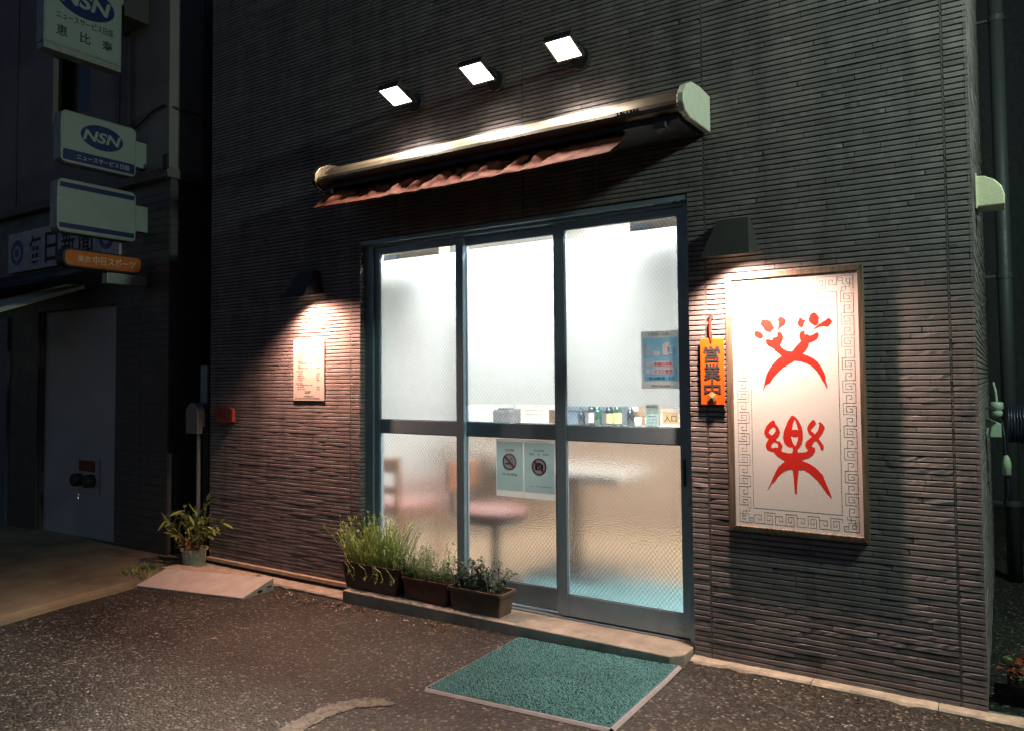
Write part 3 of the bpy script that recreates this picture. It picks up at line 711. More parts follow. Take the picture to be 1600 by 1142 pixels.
# the lamp on the unseen building across the alley that gives the greenish light
lm_ = thing('bracket_lamp', (1.75, 0.0, 3.9), 'green-white bracket lamp on the unseen building across the alley', 'lamp')
MB((1.75, -0.4, 4.1)).tube([(1.75, 0.12, 3.85), (1.75, -0.3, 4.02), (1.75, -0.80, 4.0), (1.75, -0.80, 3.92)], 0.02, 10).build('arm', 'pipe_grey', lm_)
MB((1.75, -0.85, 4.1)).lathe([(0.03, 3.94), (0.10, 3.91), (0.14, 3.885), (0.135, 3.885), (0.09, 3.905)], (1.75, -0.80), 20, False).build('shade', 'pipe_grey', lm_, smooth=True)
MB((1.75, 0.1, 4.05)).box(1.70, 1.80, 0.09, 0.1195, 3.78, 3.92).build('wall_plate', 'pipe_grey', lm_)

# ================================================================== lamps
def flood(x, label):
    t = thing('flood_light', (x, 0, 3.19), label, 'flood light', 'flood lights above the awning')
    yc, zc, a = -0.215, 3.177, R(20.5)
    ey = Vector((0, math.cos(a), -math.sin(a))); nrm = Vector((0, -math.sin(a), -math.cos(a))); ex = Vector((1, 0, 0)); c = Vector((x, yc, zc))
    Mx = Matrix(((ex.x, ey.x, nrm.x, c.x), (ex.y, ey.y, nrm.y, c.y), (ex.z, ey.z, nrm.z, c.z), (0, 0, 0, 1)))
    s = 0.0725
    MB(c).box(-s, s, -s, s, -0.002, 0.0005, Mx).build('light_panel', 'flood_panel', t)
    fl = bpy.data.lights.new('flood_beam', 'AREA'); fl.shape = 'SQUARE'; fl.size = 0.14; fl.energy = 32; fl.color = (1.0, 0.86, 0.73); fl.spread = R(128)
    fo = bpy.data.objects.new('flood_beam', fl); col.objects.link(fo)
    fo.matrix_world = Matrix(((ex.x, -ey.x, -nrm.x, 0), (ex.y, -ey.y, -nrm.y, 0), (ex.z, -ey.z, -nrm.z, 0), (0, 0, 0, 1))); fo.location = c + nrm * 0.006; attach(fo, t)
    h = MB(c); h.box(-0.083, 0.083, -0.083, 0.083, -0.030, -0.0025, Mx)
    for k in range(7): h.box(-0.07 + k * 0.0225, -0.064 + k * 0.0225, -0.07, 0.07, -0.052, -0.0301, Mx)
    h.box(-0.083, -s - 0.001, -0.083, 0.083, -0.0024, 0.004, Mx); h.box(s + 0.001, 0.083, -0.083, 0.083, -0.0024, 0.004, Mx)
    h.box(-s, s, -0.083, -s - 0.001, -0.0024, 0.004, Mx); h.box(-s, s, s + 0.001, 0.083, -0.0024, 0.004, Mx)
    h.build('housing', 'black_metal', t)
    b_ = MB((x, -0.1, 3.2)); b_.tube([(x - 0.09, -0.215, 3.19), (x - 0.09, -0.12, 3.215), (x + 0.09, -0.12, 3.215), (x + 0.09, -0.215, 3.19)], 0.006, 6)
    b_.tube([(x, -0.12, 3.215), (x, -0.02, 3.20)], 0.014, 10); b_.build('bracket', 'black_metal', t)
    MB((x, 0, 3.19)).prism([(x + 0.055 * math.cos(2 * math.pi * k / 20), 3.195 + 0.062 * math.sin(2 * math.pi * k / 20)) for k in range(20)], 'y', -0.03, 0.004).build('mounting_plate', 'black_metal', t, bevel=0.003)
flood(-3.11, 'square flood light furthest left of the three over the awning')
flood(-2.49, 'square flood light in the middle of the three over the awning')
flood(-1.92, 'square flood light furthest right and nearest of the three over the awning')

def wall_lamp(x, label, power, hue):
    t = thing('wall_lamp', (x, 0, 2.04), label, 'wall lamp', 'shaded wall lamps beside the door')
    zb, zt, d, d2, h1, h2 = 2.03, 2.19, 0.185, 0.05, 0.115, 0.075
    P = lambda sx, y, z: (x + sx, y, z)
    out = [P(-h1, -0.001, zb), P(h1, -0.001, zb), P(h1, -d, zb - 0.038), P(-h1, -d, zb - 0.038), P(-h2, -0.001, zt), P(h2, -0.001, zt), P(h2, -d2, zt), P(-h2, -d2, zt)]
    q = 0.004
    inn = [P(-h1 + q, -0.003, zb), P(h1 - q, -0.003, zb), P(h1 - q, -d + q, zb - 0.038), P(-h1 + q, -d + q, zb - 0.038), P(-h2 + q, -0.003, zt - q), P(h2 - q, -0.003, zt - q), P(h2 - q, -d2 + q, zt - q), P(-h2 + q, -d2 + q, zt - q)]
    MB((x, 0, zb)).add(out + inn, [(0, 1, 5, 4), (1, 2, 6, 5), (2, 3, 7, 6), (3, 0, 4, 7), (4, 5, 6, 7),
        (8, 12, 13, 9), (9, 13, 14, 10), (10, 14, 15, 11), (11, 15, 12, 8), (12, 15, 14, 13), (0, 8, 9, 1), (1, 9, 10, 2), (2, 10, 11, 3), (3, 11, 8, 0)]).build('shade', 'lamp_shade', t)
    MB((x, -0.1, 2.1)).lathe([(0.012, 2.15), (0.014, 2.125), (0.028, 2.10), (0.031, 2.085), (0.024, 2.067), (0.008, 2.06)], (x, -0.055), 16).build('bulb', 'bulb', t, smooth=True)
    l = bpy.data.lights.new('lamp_light', 'SPOT'); l.energy = power; l.color = hue; l.spot_size = R(148); l.spot_blend = 1.0; l.shadow_soft_size = 0.022
    lo = bpy.data.objects.new('lamp_light', l); col.objects.link(lo); lo.location = (x, -0.140, 1.998); lo.rotation_euler = (0, R(-13), 0); attach(lo, t)
wall_lamp(-1.087, 'dark wedge-shaped wall lamp over the framed sign', 225, (1.0, 0.64, 0.49))
wall_lamp(-4.09, 'dark wedge-shaped wall lamp over the paper menu', 225, (1.0, 0.52, 0.37))

# ================================================================== awning
aw = thing('awning', (-2.43, 0, 2.65), 'long retracted cassette awning with crumpled terracotta cloth over the door', 'awning')
AX0, AX1 = -3.64, -1.235
prof = [(-0.03, 2.665), (-0.03, 2.79), (-0.10, 2.815), (-0.22, 2.808), (-0.275, 2.79), (-0.33, 2.752), (-0.362, 2.715), (-0.37, 2.695), (-0.366, 2.675), (-0.345, 2.662)]
cs = MB((-2.43, -0.2, 2.7)); cs.prism(prof, 'x', AX0, AX1); cs.build('cassette', 'awning_metal', aw, bevel=0.006, seg=2)
rl = MB((-2.43, -0.34, 2.76))
rl.box(AX0, AX1, -0.371, -0.352, 2.680, 2.686); rl.box(AX0, AX1, -0.19, -0.178, 2.80, 2.821); rl.build('cassette_rib', 'awning_metal', aw)
MB((-2.43, -0.2, 2.64)).box(AX0 + 0.01, AX1 - 0.01, -0.34, -0.06, 2.630, 2.660).build('front_bar', 'awning_dark', aw, bevel=0.004)
capp = [(-0.005, 2.648), (-0.005, 2.832), (-0.15, 2.836), (-0.27, 2.822), (-0.345, 2.785), (-0.385, 2.735), (-0.388, 2.69), (-0.36, 2.655), (-0.30, 2.640)]
for a, b_ in ((AX1 + 0.001, AX1 + 0.036), (AX0 - 0.036, AX0 - 0.001)):
    MB(((a + b_) / 2, -0.2, 2.7)).prism(capp, 'x', a, b_).build('end_cap', 'awning_cap' if a > -2 else 'awning_metal', aw, bevel=0.007, seg=3)
for x in (-1.33, -3.55):
    MB((x, -0.3, 2.62)).box(x - 0.03, x + 0.03, -0.36, -0.30, 2.595, 2.6295).build('arm_knuckle', 'black_metal', aw, bevel=0.006)
# crumpled valance
nx, nz = 260, 14
vs = []; fs = []
for j in range(nz + 1):
    for i in range(nx + 1):
        t = i / nx; s = j / nz
        x = AX0 + 0.075 + (AX1 - 0.36 - AX0) * t
        q1 = t * 7.3 + 0.6 * math.sin(t * 17) + 0.25 * s; q2 = t * 13.7 + 0.9 * math.sin(t * 9 + 2) - 0.5 * s
        wv = 1.1 * (2 * abs(q1 - math.floor(q1 + 0.5)) - 0.5) * 1.4 + 0.8 * (2 * abs(q2 - math.floor(q2 + 0.5)) - 0.5) + 0.25 * math.sin(t * 83 + s * 9) + 0.12 * math.sin(t * 190 - 7 * s)
        k = (1 - 0.8 * max(0, t - 0.74) / 0.26)
        fold = 0.034 * k * wv * math.sin(math.pi * min(1, 0.12 + s * 0.80))
        y = -0.285 - 0.195 * s + fold
        z = 2.645 - 0.160 * s - 0.012 * math.sin(math.pi * t) + 0.010 * wv * s * (1 - s) * 2
        vs.append((x + 0.012 * math.sin(t * 61 + s * 7), y, z))
for j in range(nz):
    for i in range(nx):
        a = j * (nx + 1) + i; fs.append((a, a + 1, a + nx + 2, a + nx + 1))
vl = MB((-2.5, -0.4, 2.6)).add(vs, fs).build('valance', 'awning_cloth', aw, smooth=True)
so = vl.modifiers.new('thick', 'SOLIDIFY'); so.thickness = 0.002
MB((-2.5, -0.43, 2.53)).tube([vs[nz * (nx + 1) + i] for i in range(0, nx + 1, 3)], 0.005, 6).build('hem_rod', 'awning_cloth', aw, smooth=True)
for k in range(7):
    xx = -1.545 + k * 0.017
    MB((xx, -0.36, 2.7)).box(xx, xx + rnd.uniform(0.007, 0.013), -0.3695, -0.3668, 2.698, 2.711).build('maker_mark', 'ink', aw)

# ================================================================== framed sign
sg = thing('framed_sign', (-0.826, 0, 0.68), 'tall white sign in a wooden frame with red characters and a meander border', 'sign')
CX, CZ, YP = -0.817, 1.30, -0.018
ou0, ou1, ov0, ov1 = -0.32, 0.302, -0.618, 0.619
iu0, iu1, iv0, iv1 = -0.289, 0.278, -0.592, 0.593
def fb(poly):
    MB((CX, -0.015, CZ)).add([(CX + p[0], p[1], CZ + p[2]) for p in poly], [(0, 1, 2, 3), (7, 6, 5, 4), (0, 4, 5, 1), (1, 5, 6, 2), (2, 6, 7, 3), (3, 7, 4, 0)]).build('frame_rail', 'frame_wood', sg, bevel=0.003)
yf, yb = -0.028, -0.0005
fb([(ou0, yf, ov0), (iu0, yf - 0.002, iv0), (iu0, yf - 0.002, iv1), (ou0, yf, ov1), (ou0, yb, ov0), (iu0, yb, iv0), (iu0, yb, iv1), (ou0, yb, ov1)])
fb([(iu1, yf - 0.002, iv0), (ou1, yf, ov0), (ou1, yf, ov1), (iu1, yf - 0.002, iv1), (iu1, yb, iv0), (ou1, yb, ov0), (ou1, yb, ov1), (iu1, yb, iv1)])
fb([(ou0 + .001, yf - .001, ov1), (iu0, yf - .003, iv1), (iu1, yf - .003, iv1), (ou1 - .001, yf - .001, ov1), (ou0 + .001, yb, ov1), (iu0, yb, iv1), (iu1, yb, iv1), (ou1 - .001, yb, ov1)])
fb([(iu0, yf - .003, iv0), (ou0 + .001, yf - .001, ov0), (ou1 - .001, yf - .001, ov0), (iu1, yf - .003, iv0), (iu0, yb, iv0), (ou0 + .001, yb, ov0), (ou1 - .001, yb, ov0), (iu1, yb, iv0)])
MB((CX, YP, CZ)).box(CX + iu0 - 0.002, CX + iu1 + 0.002, YP, -0.0006, CZ + iv0 - 0.002, CZ + iv1 + 0.002).build('panel', 'sign_white', sg)
def stroke(mb, pts, w, y0, y1):
    for a, b_ in zip(pts[:-1], pts[1:]):
        ux0, ux1 = min(a[0], b_[0]) - w, max(a[0], b_[0]) + w
        uz0, uz1 = min(a[1], b_[1]) - w, max(a[1], b_[1]) + w
        if ux1 <= ux0 + 1e-6: continue
        mb.box(CX + ux0, CX + ux1, y0, y1, CZ + uz0, CZ + uz1)
W = 0.00085
ln = MB((CX, YP, CZ))
bu0, bu1, bv0, bv1 = iu0 + 0.019, iu1 - 0.019, iv0 + 0.018, iv1 - 0.018   # outer edge of the meander
BW = 0.053
ruu0, ruu1, rv0, rv1 = iu0 + 0.085, iu1 - 0.088, iv0 + 0.088, iv1 - 0.088
stroke(ln, [(ruu0, rv0), (ruu1, rv0), (ruu1, rv1), (ruu0, rv1), (ruu0, rv0)], W, YP - 0.00025, YP + 0.0002)
ln.build('border_line', 'sign_line', sg)
A = [(.52, .36), (.32, .36), (.32, .68), (.74, .68), (.74, .0), (.0, .0), (.0, 1.72), (.76, 1.72), (.76, 1.22), (.30, 1.22), (.30, 1.50), (.52, 1.50)]
B = [(.16, .98), (1.0, .98), (1.0, 1.98), (.74, 1.98), (.74, 1.98)]
fret = MB((CX, YP, CZ)); kk = 0
def run(o, da, db, n, p, first):
    global kk
    for k in range(n):
        for q, path in enumerate((A, B)):
            kk += 1
            e = (kk % 5) * 0.00004
            stroke(fret, [(o[0] + da[0] * a * BW + db[0] * (b_ + 2 * k) * p, o[1] + da[1] * a * BW + db[1] * (b_ + 2 * k) * p) for a, b_ in path], W * 0.9, YP - 0.0002 - e, YP + 0.0002)
    # corner key
c = 0.068
nv = 10; pv = (bv1 - bv0 - 2 * c) / (2 * nv)
nu = 4; pu = (bu1 - bu0 - 2 * c) / (2 * nu)
run((bu0, bv1 - c), (1, 0), (0, -1), nv, pv, 0)
run((bu1, bv0 + c), (-1, 0), (0, 1), nv, pv, 0)
run((bu0 + c, bv0), (0, 1), (1, 0), nu, pu, 0)
run((bu1 - c, bv1), (0, -1), (-1, 0), nu, pu, 0)
for (cu, cv_, su, sv) in ((bu0, bv1, 1, -1), (bu1, bv1, -1, -1), (bu0, bv0, 1, 1), (bu1, bv0, -1, 1)):
    kk += 1
    for path in ([(0, 1.2), (0, 0), (1.25, 0), (1.25, .45), (.9, .45)], [(.25, .3), (.55, .3), (.55, .62), (.25, .62), (.25, .3)], [(0, .78), (.85, .78), (.85, .2), (1.1, .2)], [(.3, .62), (.3, 1.05), (.95, 1.05), (.95, 1.3)], [(.65, .9), (.65, 1.3)]):
        kk += 1
        stroke(fret, [(cu + su * a * 0.05, cv_ + sv * b_ * 0.05) for a, b_ in path], W * 0.85, YP - 0.0002 - (kk % 6) * 0.00004, YP + 0.0002)
fret.build('meander_border', 'sign_line', sg)
for pl in GLYPH_A: outline([pl], 'red_stroke', 'sign_red', sg, (CX, YP - 0.00025, CZ), 0.0002)
outline(GLYPH_B, 'red_character', 'sign_red', sg, (CX, YP - 0.00025, CZ), 0.0002)

# ================================================================== hanging tag, notices, menu
tg = thing('open_tag', (-1.215, 0, 1.28), 'orange hanging tag with three black characters on a red cord', 'sign')
tx0, tx1, tz0, tz1 = -1.272, -1.152, 1.285, 1.612
MB((-1.212, -0.012, 1.45)).box(tx0, tx1, -0.014, -0.008, tz0, tz1).build('plate', 'tag_orange', tg, bevel=0.002)
for k, ch in enumerate('営業中'):
    text(ch, 'lettering', 'ink', tg, (-1.212, -0.0148, 1.535 - k * 0.088), 0.083, 0.08, bold=0.02)
MB((-1.21, -0.015, 1.33)).add([(-1.236, -0.0175, 1.302), (-1.204, -0.019, 1.297), (-1.19, -0.018, 1.318), (-1.193, -0.019, 1.338), (-1.214, -0.018, 1.35), (-1.234, -0.0185, 1.336), (-1.213, -0.024, 1.322)], [(0, 1, 6), (1, 2, 6), (2, 3, 6), (3, 4, 6), (4, 5, 6), (5, 0, 6)]).build('tape', 'tape', tg)
MB((-1.22, -0.01, 1.66)).tube([(-1.214, -0.0155, 1.597), (-1.218, -0.017, 1.62), (-1.222, -0.012, 1.66), (-1.221, -0.014, 1.70), (-1.218, -0.012, 1.715)], 0.0032, 6).tube([(-1.212, -0.013, 1.60), (-1.213, -0.016, 1.64), (-1.216, -0.01, 1.70), (-1.219, -0.011, 1.714)], 0.003, 6).build('cord', 'cord_red', tg)
MB((-1.218, -0.01, 1.72)).prism([(-1.218 + 0.012 * math.cos(2 * math.pi * k / 12), 1.722 + 0.016 * math.sin(2 * math.pi * k / 12)) for k in range(12)], 'y', -0.006, 0.0).tube([(-1.218, -0.004, 1.716), (-1.218, -0.018, 1.712), (-1.218, -0.02, 1.72)], 0.002, 6).build('hook', 'steel', tg)

def bars(name, mat, parent, rows_, y, depth=0.0005):
    """rows of small unreadable print: (x0, x1, z, height)"""
    m_ = MB((rows_[0][0], y, rows_[0][2]))
    for (x0, x1, z, h) in rows_:
        x = x0
        while x < x1 - h * 0.3:
            wd = h * rnd.uniform(0.55, 0.95)
            if rnd.random() < 0.93:
                xe = min(x + wd, x1)
                if rnd.random() < 0.5: m_.box(x, xe, y - depth, y, z - h * 0.5, z - h * 0.2); m_.box(x, xe, y - depth, y, z + h * 0.1, z + h * 0.45)
                else: m_.box(x, x + (xe - x) * 0.35, y - depth, y, z - h * 0.5, z + h * 0.45); m_.box(x + (xe - x) * 0.5, xe, y - depth, y, z - h * 0.1, z + h * 0.3)
            x += h * 1.08
    return stuff(m_.build(name, mat, parent))

mn = thing('paper_menu', (-4.125, 0, 1.28), 'pale printed menu sheet on the wall under the left lamp', 'menu')
mx0, mx1, mz0, mz1 = -4.276, -3.962, 1.282, 1.712
MB((-4.12, -0.004, 1.5)).box(mx0, mx1, -0.006, -0.001, mz0, mz1).build('sheet', 'paper', mn)
text('メニュー', 'heading', 'ink', mn, (-4.12, -0.0064, 1.685), 0.10, 0.016)
rw = []
for (zz, l, w1, pr) in ((1.655, 0.03, 0.10, 0), (1.636, .045, .07, 1), (1.620, .045, .07, 1), (1.604, .045, .05, 1), (1.588, .045, .06, 1), (1.572, .045, .07, 1), (1.556, .045, .06, 1), (1.543, .045, .15, 1), (1.524, .035, .06, 0), (1.510, .045, .11, 1), (1.488, .03, .07, 0), (1.470, .045, .05, 1), (1.455, .045, .06, 1), (1.440, .045, .07, 1), (1.425, .045, .05, 1), (1.402, .03, .07, 0), (1.390, .045, .15, 0), (1.376, .045, .07, 1), (1.360, .045, .08, 1), (1.346, .12, .06, 0), (1.335, .12, .05, 0), (1.312, .11, .10, 0), (1.297, .02, .25, 0)):
    rw.append((mx0 + l, mx0 + l + w1, zz, 0.0085 if l > 0.035 else 0.012))
    if pr: rw.append((mx1 - 0.075, mx1 - 0.04, zz, 0.008))
bars('small_print', 'ink_grey', mn, rw, -0.0061)

al = thing('alarm_plate', (-5.04, 0, 1.12), 'small rounded red plate on the wall near the mailbox', 'plate')
MB((-5.035, -0.02, 1.165)).prism([(-5.035 + p[0], 1.163 + p[1]) for p in [(-.105, -.055), (-.07, -.066), (.06, -.066), (.105, -.052), (.105, .045), (.06, .062), (-.07, .062), (-.105, .05)]], 'y', -0.03, 0.0).build('plate', 'alarm_red', al, bevel=0.006)
bars('marking', 'ink', al, [(-5.085, -5.05, 1.163, 0.036), (-5.035, -4.99, 1.163, 0.036)], -0.0305)

def ringsheet(mb, x0, x1, z0, z1, hx0, hx1, hz0, hz1, y):
    for (a, b_, c_, d_) in ((x0, x1, z0, hz0), (x0, x1, hz1, z1), (x0, hx0, hz0, hz1), (hx1, x1, hz0, hz1)):
        mb.add([(a, y, c_), (b_, y, c_), (b_, y, d_), (a, y, d_)], [(0, 1, 2, 3)])
    return mb
def flat(mb, x0, x1, z0, z1, y): return mb.add([(x0, y, z0), (x1, y, z0), (x1, y, z1), (x0, y, z1)], [(0, 1, 2, 3)])
yg = 0.084 - 0.0048
ps = thing('hygiene_poster', (-1.52, yg, 1.37), 'blue and grey poster with bottle and mug drawings taped inside the door glass', 'poster')
ringsheet(MB((-1.52, yg, 1.52)), -1.629, -1.414, 1.363, 1.667, -1.618, -1.424, 1.402, 1.632, yg - 0.0006).build('sheet', 'poster_grey', ps)
def P2(z): return yg - 0.0009 - z
flat(MB((-1.52, yg, 1.52)), -1.618, -1.424, 1.402, 1.632, yg - 0.0006).build('blue_field', 'poster_blue', ps)
text('お客様へお願い', 'heading', 'ink_grey', ps, (-1.52, P2(0.0006), 1.650), 0.135, 0.017)
for k, s in enumerate(('手指の消毒', 'マスク着用')):
    zz = 1.492 - k * 0.037
    MB((-1.5, yg, zz)).box(-1.567, -1.444, P2(.0012), P2(.0007), zz - 0.016, zz + 0.016).build('strip', 'poster_light', ps)
    text(s, 'lettering', 'notice_red', ps, (-1.505, P2(0.0016), zz), 0.10, 0.021)
    MB((-1.59, yg, zz)).box(-1.606, -1.574, P2(.0012), P2(.0007), zz - 0.013, zz + 0.013).build('strip', 'poster_light', ps)
text('ご協力お願い致します。', 'lettering', 'sign_navy', ps, (-1.521, P2(0.0011), 1.418), 0.155, 0.017)
text('感染拡大防止対策中', 'lettering', 'ink_grey', ps, (-1.52, P2(0.0006), 1.378), 0.105, 0.011)
bt = [(-.012, -.035), (.012, -.035), (.012, .012), (.006, .022), (.006, .036), (-.006, .036), (-.006, .022), (-.012, .012)]
outline([bt], 'bottle_drawing', 'poster_light', ps, (-1.592, P2(0.0012), 1.565))
outline([[(-.02, -.012), (.0, -.016), (.02, -.01), (.022, .008), (.005, .013), (-.018, .01)]], 'mask_drawing', 'poster_light', ps, (-1.545, P2(0.0012), 1.548))
outline([[(-.018, -.03), (.018, -.03), (.018, .022), (.022, .032), (.008, .038), (-.008, .034), (-.018, .026)]], 'mug_drawing', 'poster_light', ps, (-1.49, P2(0.0012), 1.568))
outline(ring(0.014, 0.021, 20), 'mug_handle', 'poster_light', ps, (-1.459, P2(0.0012), 1.566))

en = thing('entrance_plate', (-1.465, yg, 1.16), 'small tan entrance card with two black characters in the door glass corner', 'sign')
ringsheet(MB((-1.465, yg, 1.2)), -1.526, -1.414, 1.160, 1.258, -1.514, -1.425, 1.178, 1.239, yg - 0.0006).build('card', 'window_paper', en)
flat(MB((-1.465, yg, 1.2)), -1.514, -1.425, 1.178, 1.239, yg - 0.0006).build('field', 'entry_tan', en)
text('入口', 'lettering', 'ink', en, (-1.47, P2(0.001), 1.208), 0.068, 0.036, bold=0.006)
gn = thing('small_notice', (-1.57, yg, 1.16), 'small grey-green printed slip beside the entrance card', 'notice')
flat(MB((-1.57, yg, 1.22)), -1.607, -1.535, 1.163, 1.278, yg - 0.0006).build('slip', 'notice_green', gn)
bars('small_print', 'ink_grey', gn, [(-1.598 + jit(.004), -1.545 + jit(.004), 1.266 - k * 0.0165, 0.007) for k in range(7)], P2(0))

ym = 0.124 - 0.0048
def M2(z): return ym - 0.0009 - z
for (x0, x1, lab, kind) in ((-2.600, -2.412, 'grey-green no smoking notice on the middle door leaf', 0), (-2.402, -2.196, 'grey-green no photography notice on the middle door leaf', 1)):
    nt_ = thing('no_smoking_notice' if kind == 0 else 'no_photography_notice', ((x0 + x1) / 2, ym, 0.72), lab, 'notice')
    cxn = (x0 + x1) / 2
    ringsheet(MB((cxn, ym, 0.88)), x0 - 0.004, x1 + 0.004, 0.716, 1.062, x0, x1, 0.752, 1.045, ym - 0.0006).build('sheet', 'window_paper', nt_)
    flat(MB((cxn, ym, 0.88)), x0, x1, 0.752, 1.045, ym - 0.0006).build('field', 'notice_green', nt_)
    zc = 0.925 if kind == 0 else 0.905
    outline(disc(0.047), 'pictogram_ground', 'poster_light', nt_, (cxn, M2(0.0011), zc), 0.0003)
    if kind == 0:
        MB((cxn, ym, zc)).box(cxn - 0.03, cxn + 0.012, M2(.0021), M2(.0016), zc - 0.016, zc - 0.008).box(cxn + 0.014, cxn + 0.024, M2(.0021), M2(.0016), zc - 0.016, zc - 0.008).build('cigarette', 'ink', nt_)
        MB((cxn, ym, zc)).tube([(cxn + 0.018, M2(.002), zc - 0.003), (cxn + 0.024, M2(.002), zc + 0.008), (cxn + 0.014, M2(.002), zc + 0.016), (cxn + 0.02, M2(.002), zc + 0.026)], 0.0018, 5).tube([(cxn + 0.01, M2(.002), zc), (cxn + 0.008, M2(.002), zc + 0.012), (cxn + 0.003, M2(.002), zc + 0.02)], 0.0016, 5).build('smoke', 'ink_grey', nt_)
        text('全席禁煙', 'lettering', 'notice_red', nt_, (cxn, M2(0.001), 0.995), 0.075, 0.017)
        text('No Smoking', 'lettering', 'ink', nt_, (cxn, M2(0.001), 0.849), 0.105, 0.021)
    else:
        outline([rrect(0.054, 0.036, 0.004), disc(0.012, 18)[0]], 'camera_drawing', 'ink', nt_, (cxn, M2(0.0018), zc - 0.001))
        MB((cxn, ym, zc)).box(cxn - 0.012, cxn + 0.012, M2(.0021), M2(.0014), zc + 0.017, zc + 0.025).build('camera_hump', 'ink', nt_)
        bars('small_print', 'ink', nt_, [(cxn - 0.035, cxn + 0.035, 1.0, 0.011), (cxn - 0.066, cxn + 0.066, 0.978, 0.011)], M2(0.0006))
        bars('small_print', 'ink_grey', nt_, [(cxn - 0.075, cxn + 0.085, 0.79, 0.006)], M2(0.0006))
    outline(ring(0.041, 0.051), 'prohibition_ring', 'notice_red', nt_, (cxn, M2(0.0026), zc), 0.0004)
    s = 0.0045; d = 0.0300
    outline([[(-d - s, d - s), (-d + s, d + s), (d + s, -d + s), (d - s, -d - s)]], 'prohibition_bar', 'notice_red', nt_, (cxn, M2(0.0034), zc), 0.0004)

# ================================================================== things on the forecourt
mt = thing('door_mat', (-1.8, -0.56, 0.01), 'teal looped door mat with grey rubber edge on the asphalt before the door', 'door mat')
cor = [(-2.247, -0.985), (-1.352, -0.925), (-1.354, -0.172), (-2.246, -0.188)]
def bil(u, v):
    a = Vector(cor[0]).lerp(Vector(cor[1]), u); b_ = Vector(cor[3]).lerp(Vector(cor[2]), u); return a.lerp(b_, v)
vs = []; fs = []; n = 40
for j in range(n + 1):
    for i in range(n + 1):
        u, v = i / n, j / n; p = bil(u, v)
        lift = 0.012 * max(0, u - 0.9) * 10 * max(0, v - 0.75) * 2 + 0.002 * math.sin(u * 5 + v * 3)
        vs.append((p.x, p.y, gz(p.x) + 0.011 + lift))
for j in range(n):
    for i in range(n):
        a = j * (n + 1) + i; fs.append((a, a + 1, a + n + 2, a + n + 1))
MB((-1.8, -0.56, 0.02)).add(vs, fs).build('carpet', 'mat_teal', mt, smooth=True)
# raised loops along the pile give the mat its ribbed look
lp = MB((-1.8, -0.56, 0.02))
for j in range(88):
    v = (j + 0.5) / 88
    for i in range(62):
        u = (i + (0.5 if j % 2 else 0.0) + 0.25 + jit(0.25)) / 62.6
        p = bil(min(u, 0.995), v + jit(0.004)); z = gz(p.x) + 0.0105 + 0.012 * max(0, u - 0.9) * 10 * max(0, v - 0.75) * 2 + 0.002 * math.sin(u * 5 + v * 3)
        a = 0.0066 * rnd.uniform(0.8, 1.2); c = 0.0034; h = 0.0038 * rnd.uniform(0.6, 1.4)
        lp.add([(p.x - a, p.y, z), (p.x - a * .4, p.y - c, z), (p.x + a * .4, p.y - c, z), (p.x + a, p.y, z), (p.x + a * .4, p.y + c, z), (p.x - a * .4, p.y + c, z), (p.x - a * .3, p.y, z + h), (p.x + a * .3, p.y, z + h)],
               [(0, 1, 6), (1, 2, 7, 6), (2, 3, 7), (3, 4, 7), (4, 5, 6, 7), (5, 0, 6)])
stuff(lp.build('pile', 'mat_teal', mt))
eg = MB((-1.8, -0.9, 0.02))
def edgebar(p, q, out):
    p, q, o = Vector(p), Vector(q), Vector(out)
    m_ = 12
    v_ = []
    for i in range(m_ + 1):
        a = p.lerp(q, i / m_); z = gz(a.x)
        k = (0.012 * max(0, (i / m_ - 0.75)) * 2 if out[0] > 0.5 else 0)
        v_ += [(a.x, a.y, z + 0.011 + k), (a.x + o.x * 0.008, a.y + o.y * 0.008, z + 0.010 + k), (a.x + o.x * 0.02, a.y + o.y * 0.02, z + 0.002 + k)]
    eg.add(v_, [(i * 3 + q_, i * 3 + q_ + 1, i * 3 + q_ + 4, i * 3 + q_ + 3) for i in range(m_) for q_ in (0, 1)])
edgebar(cor[0], cor[1], (0.06, -1)); edgebar(cor[1], cor[2], (1, 0.0)); edgebar(cor[3], cor[0], (-1, 0))
eg.build('rubber_edge', 'mat_edge', mt)

rp = thing('kerb_ramp', (-4.74, -0.4, -0.03), 'pale plastic kerb ramp lying askew at the foot of the cladding', 'ramp')
A0, B0, B1, A1 = Vector((-5.215, -0.612)), Vector((-4.257, -0.446)), Vector((-4.262, -0.185)), Vector((-5.206, -0.385))
za = gz(-5.2); zb = gz(-4.26)
R1 = MB((-4.74, -0.4, 0))
T = [(A0.x, A0.y, za + 0.012), (B0.x, B0.y, zb + 0.012), (B1.x, B1.y, zb + 0.088), (A1.x, A1.y, za + 0.088)]
Bt = [(A0.x, A0.y, za + 0.001), (B0.x, B0.y, zb + 0.001), (B1.x, B1.y, zb + 0.001), (A1.x, A1.y, za + 0.001)]
R1.add(T + Bt, [(0, 1, 2, 3), (0, 4, 5, 1), (1, 5, 6, 2), (2, 6, 7, 3), (3, 7, 4, 0)])
R1.build('wedge', 'ramp', rp, bevel=0.005)
for k, (t, h) in enumerate(((0.55, 0.012), (0.85, 0.03))):
    p = B0.lerp(B1, t); MB((p.x, p.y, zb)).box(p.x + 0.0005, p.x + 0.003, p.y - 0.018, p.y + 0.018, zb + h, zb + h + (0.018 if k == 0 else 0.01)).build('side_slot', 'black_metal', rp)
pk = thing('plank', (-4.8, -0.2, 0), 'thin weathered board lying behind the kerb ramp', 'board')
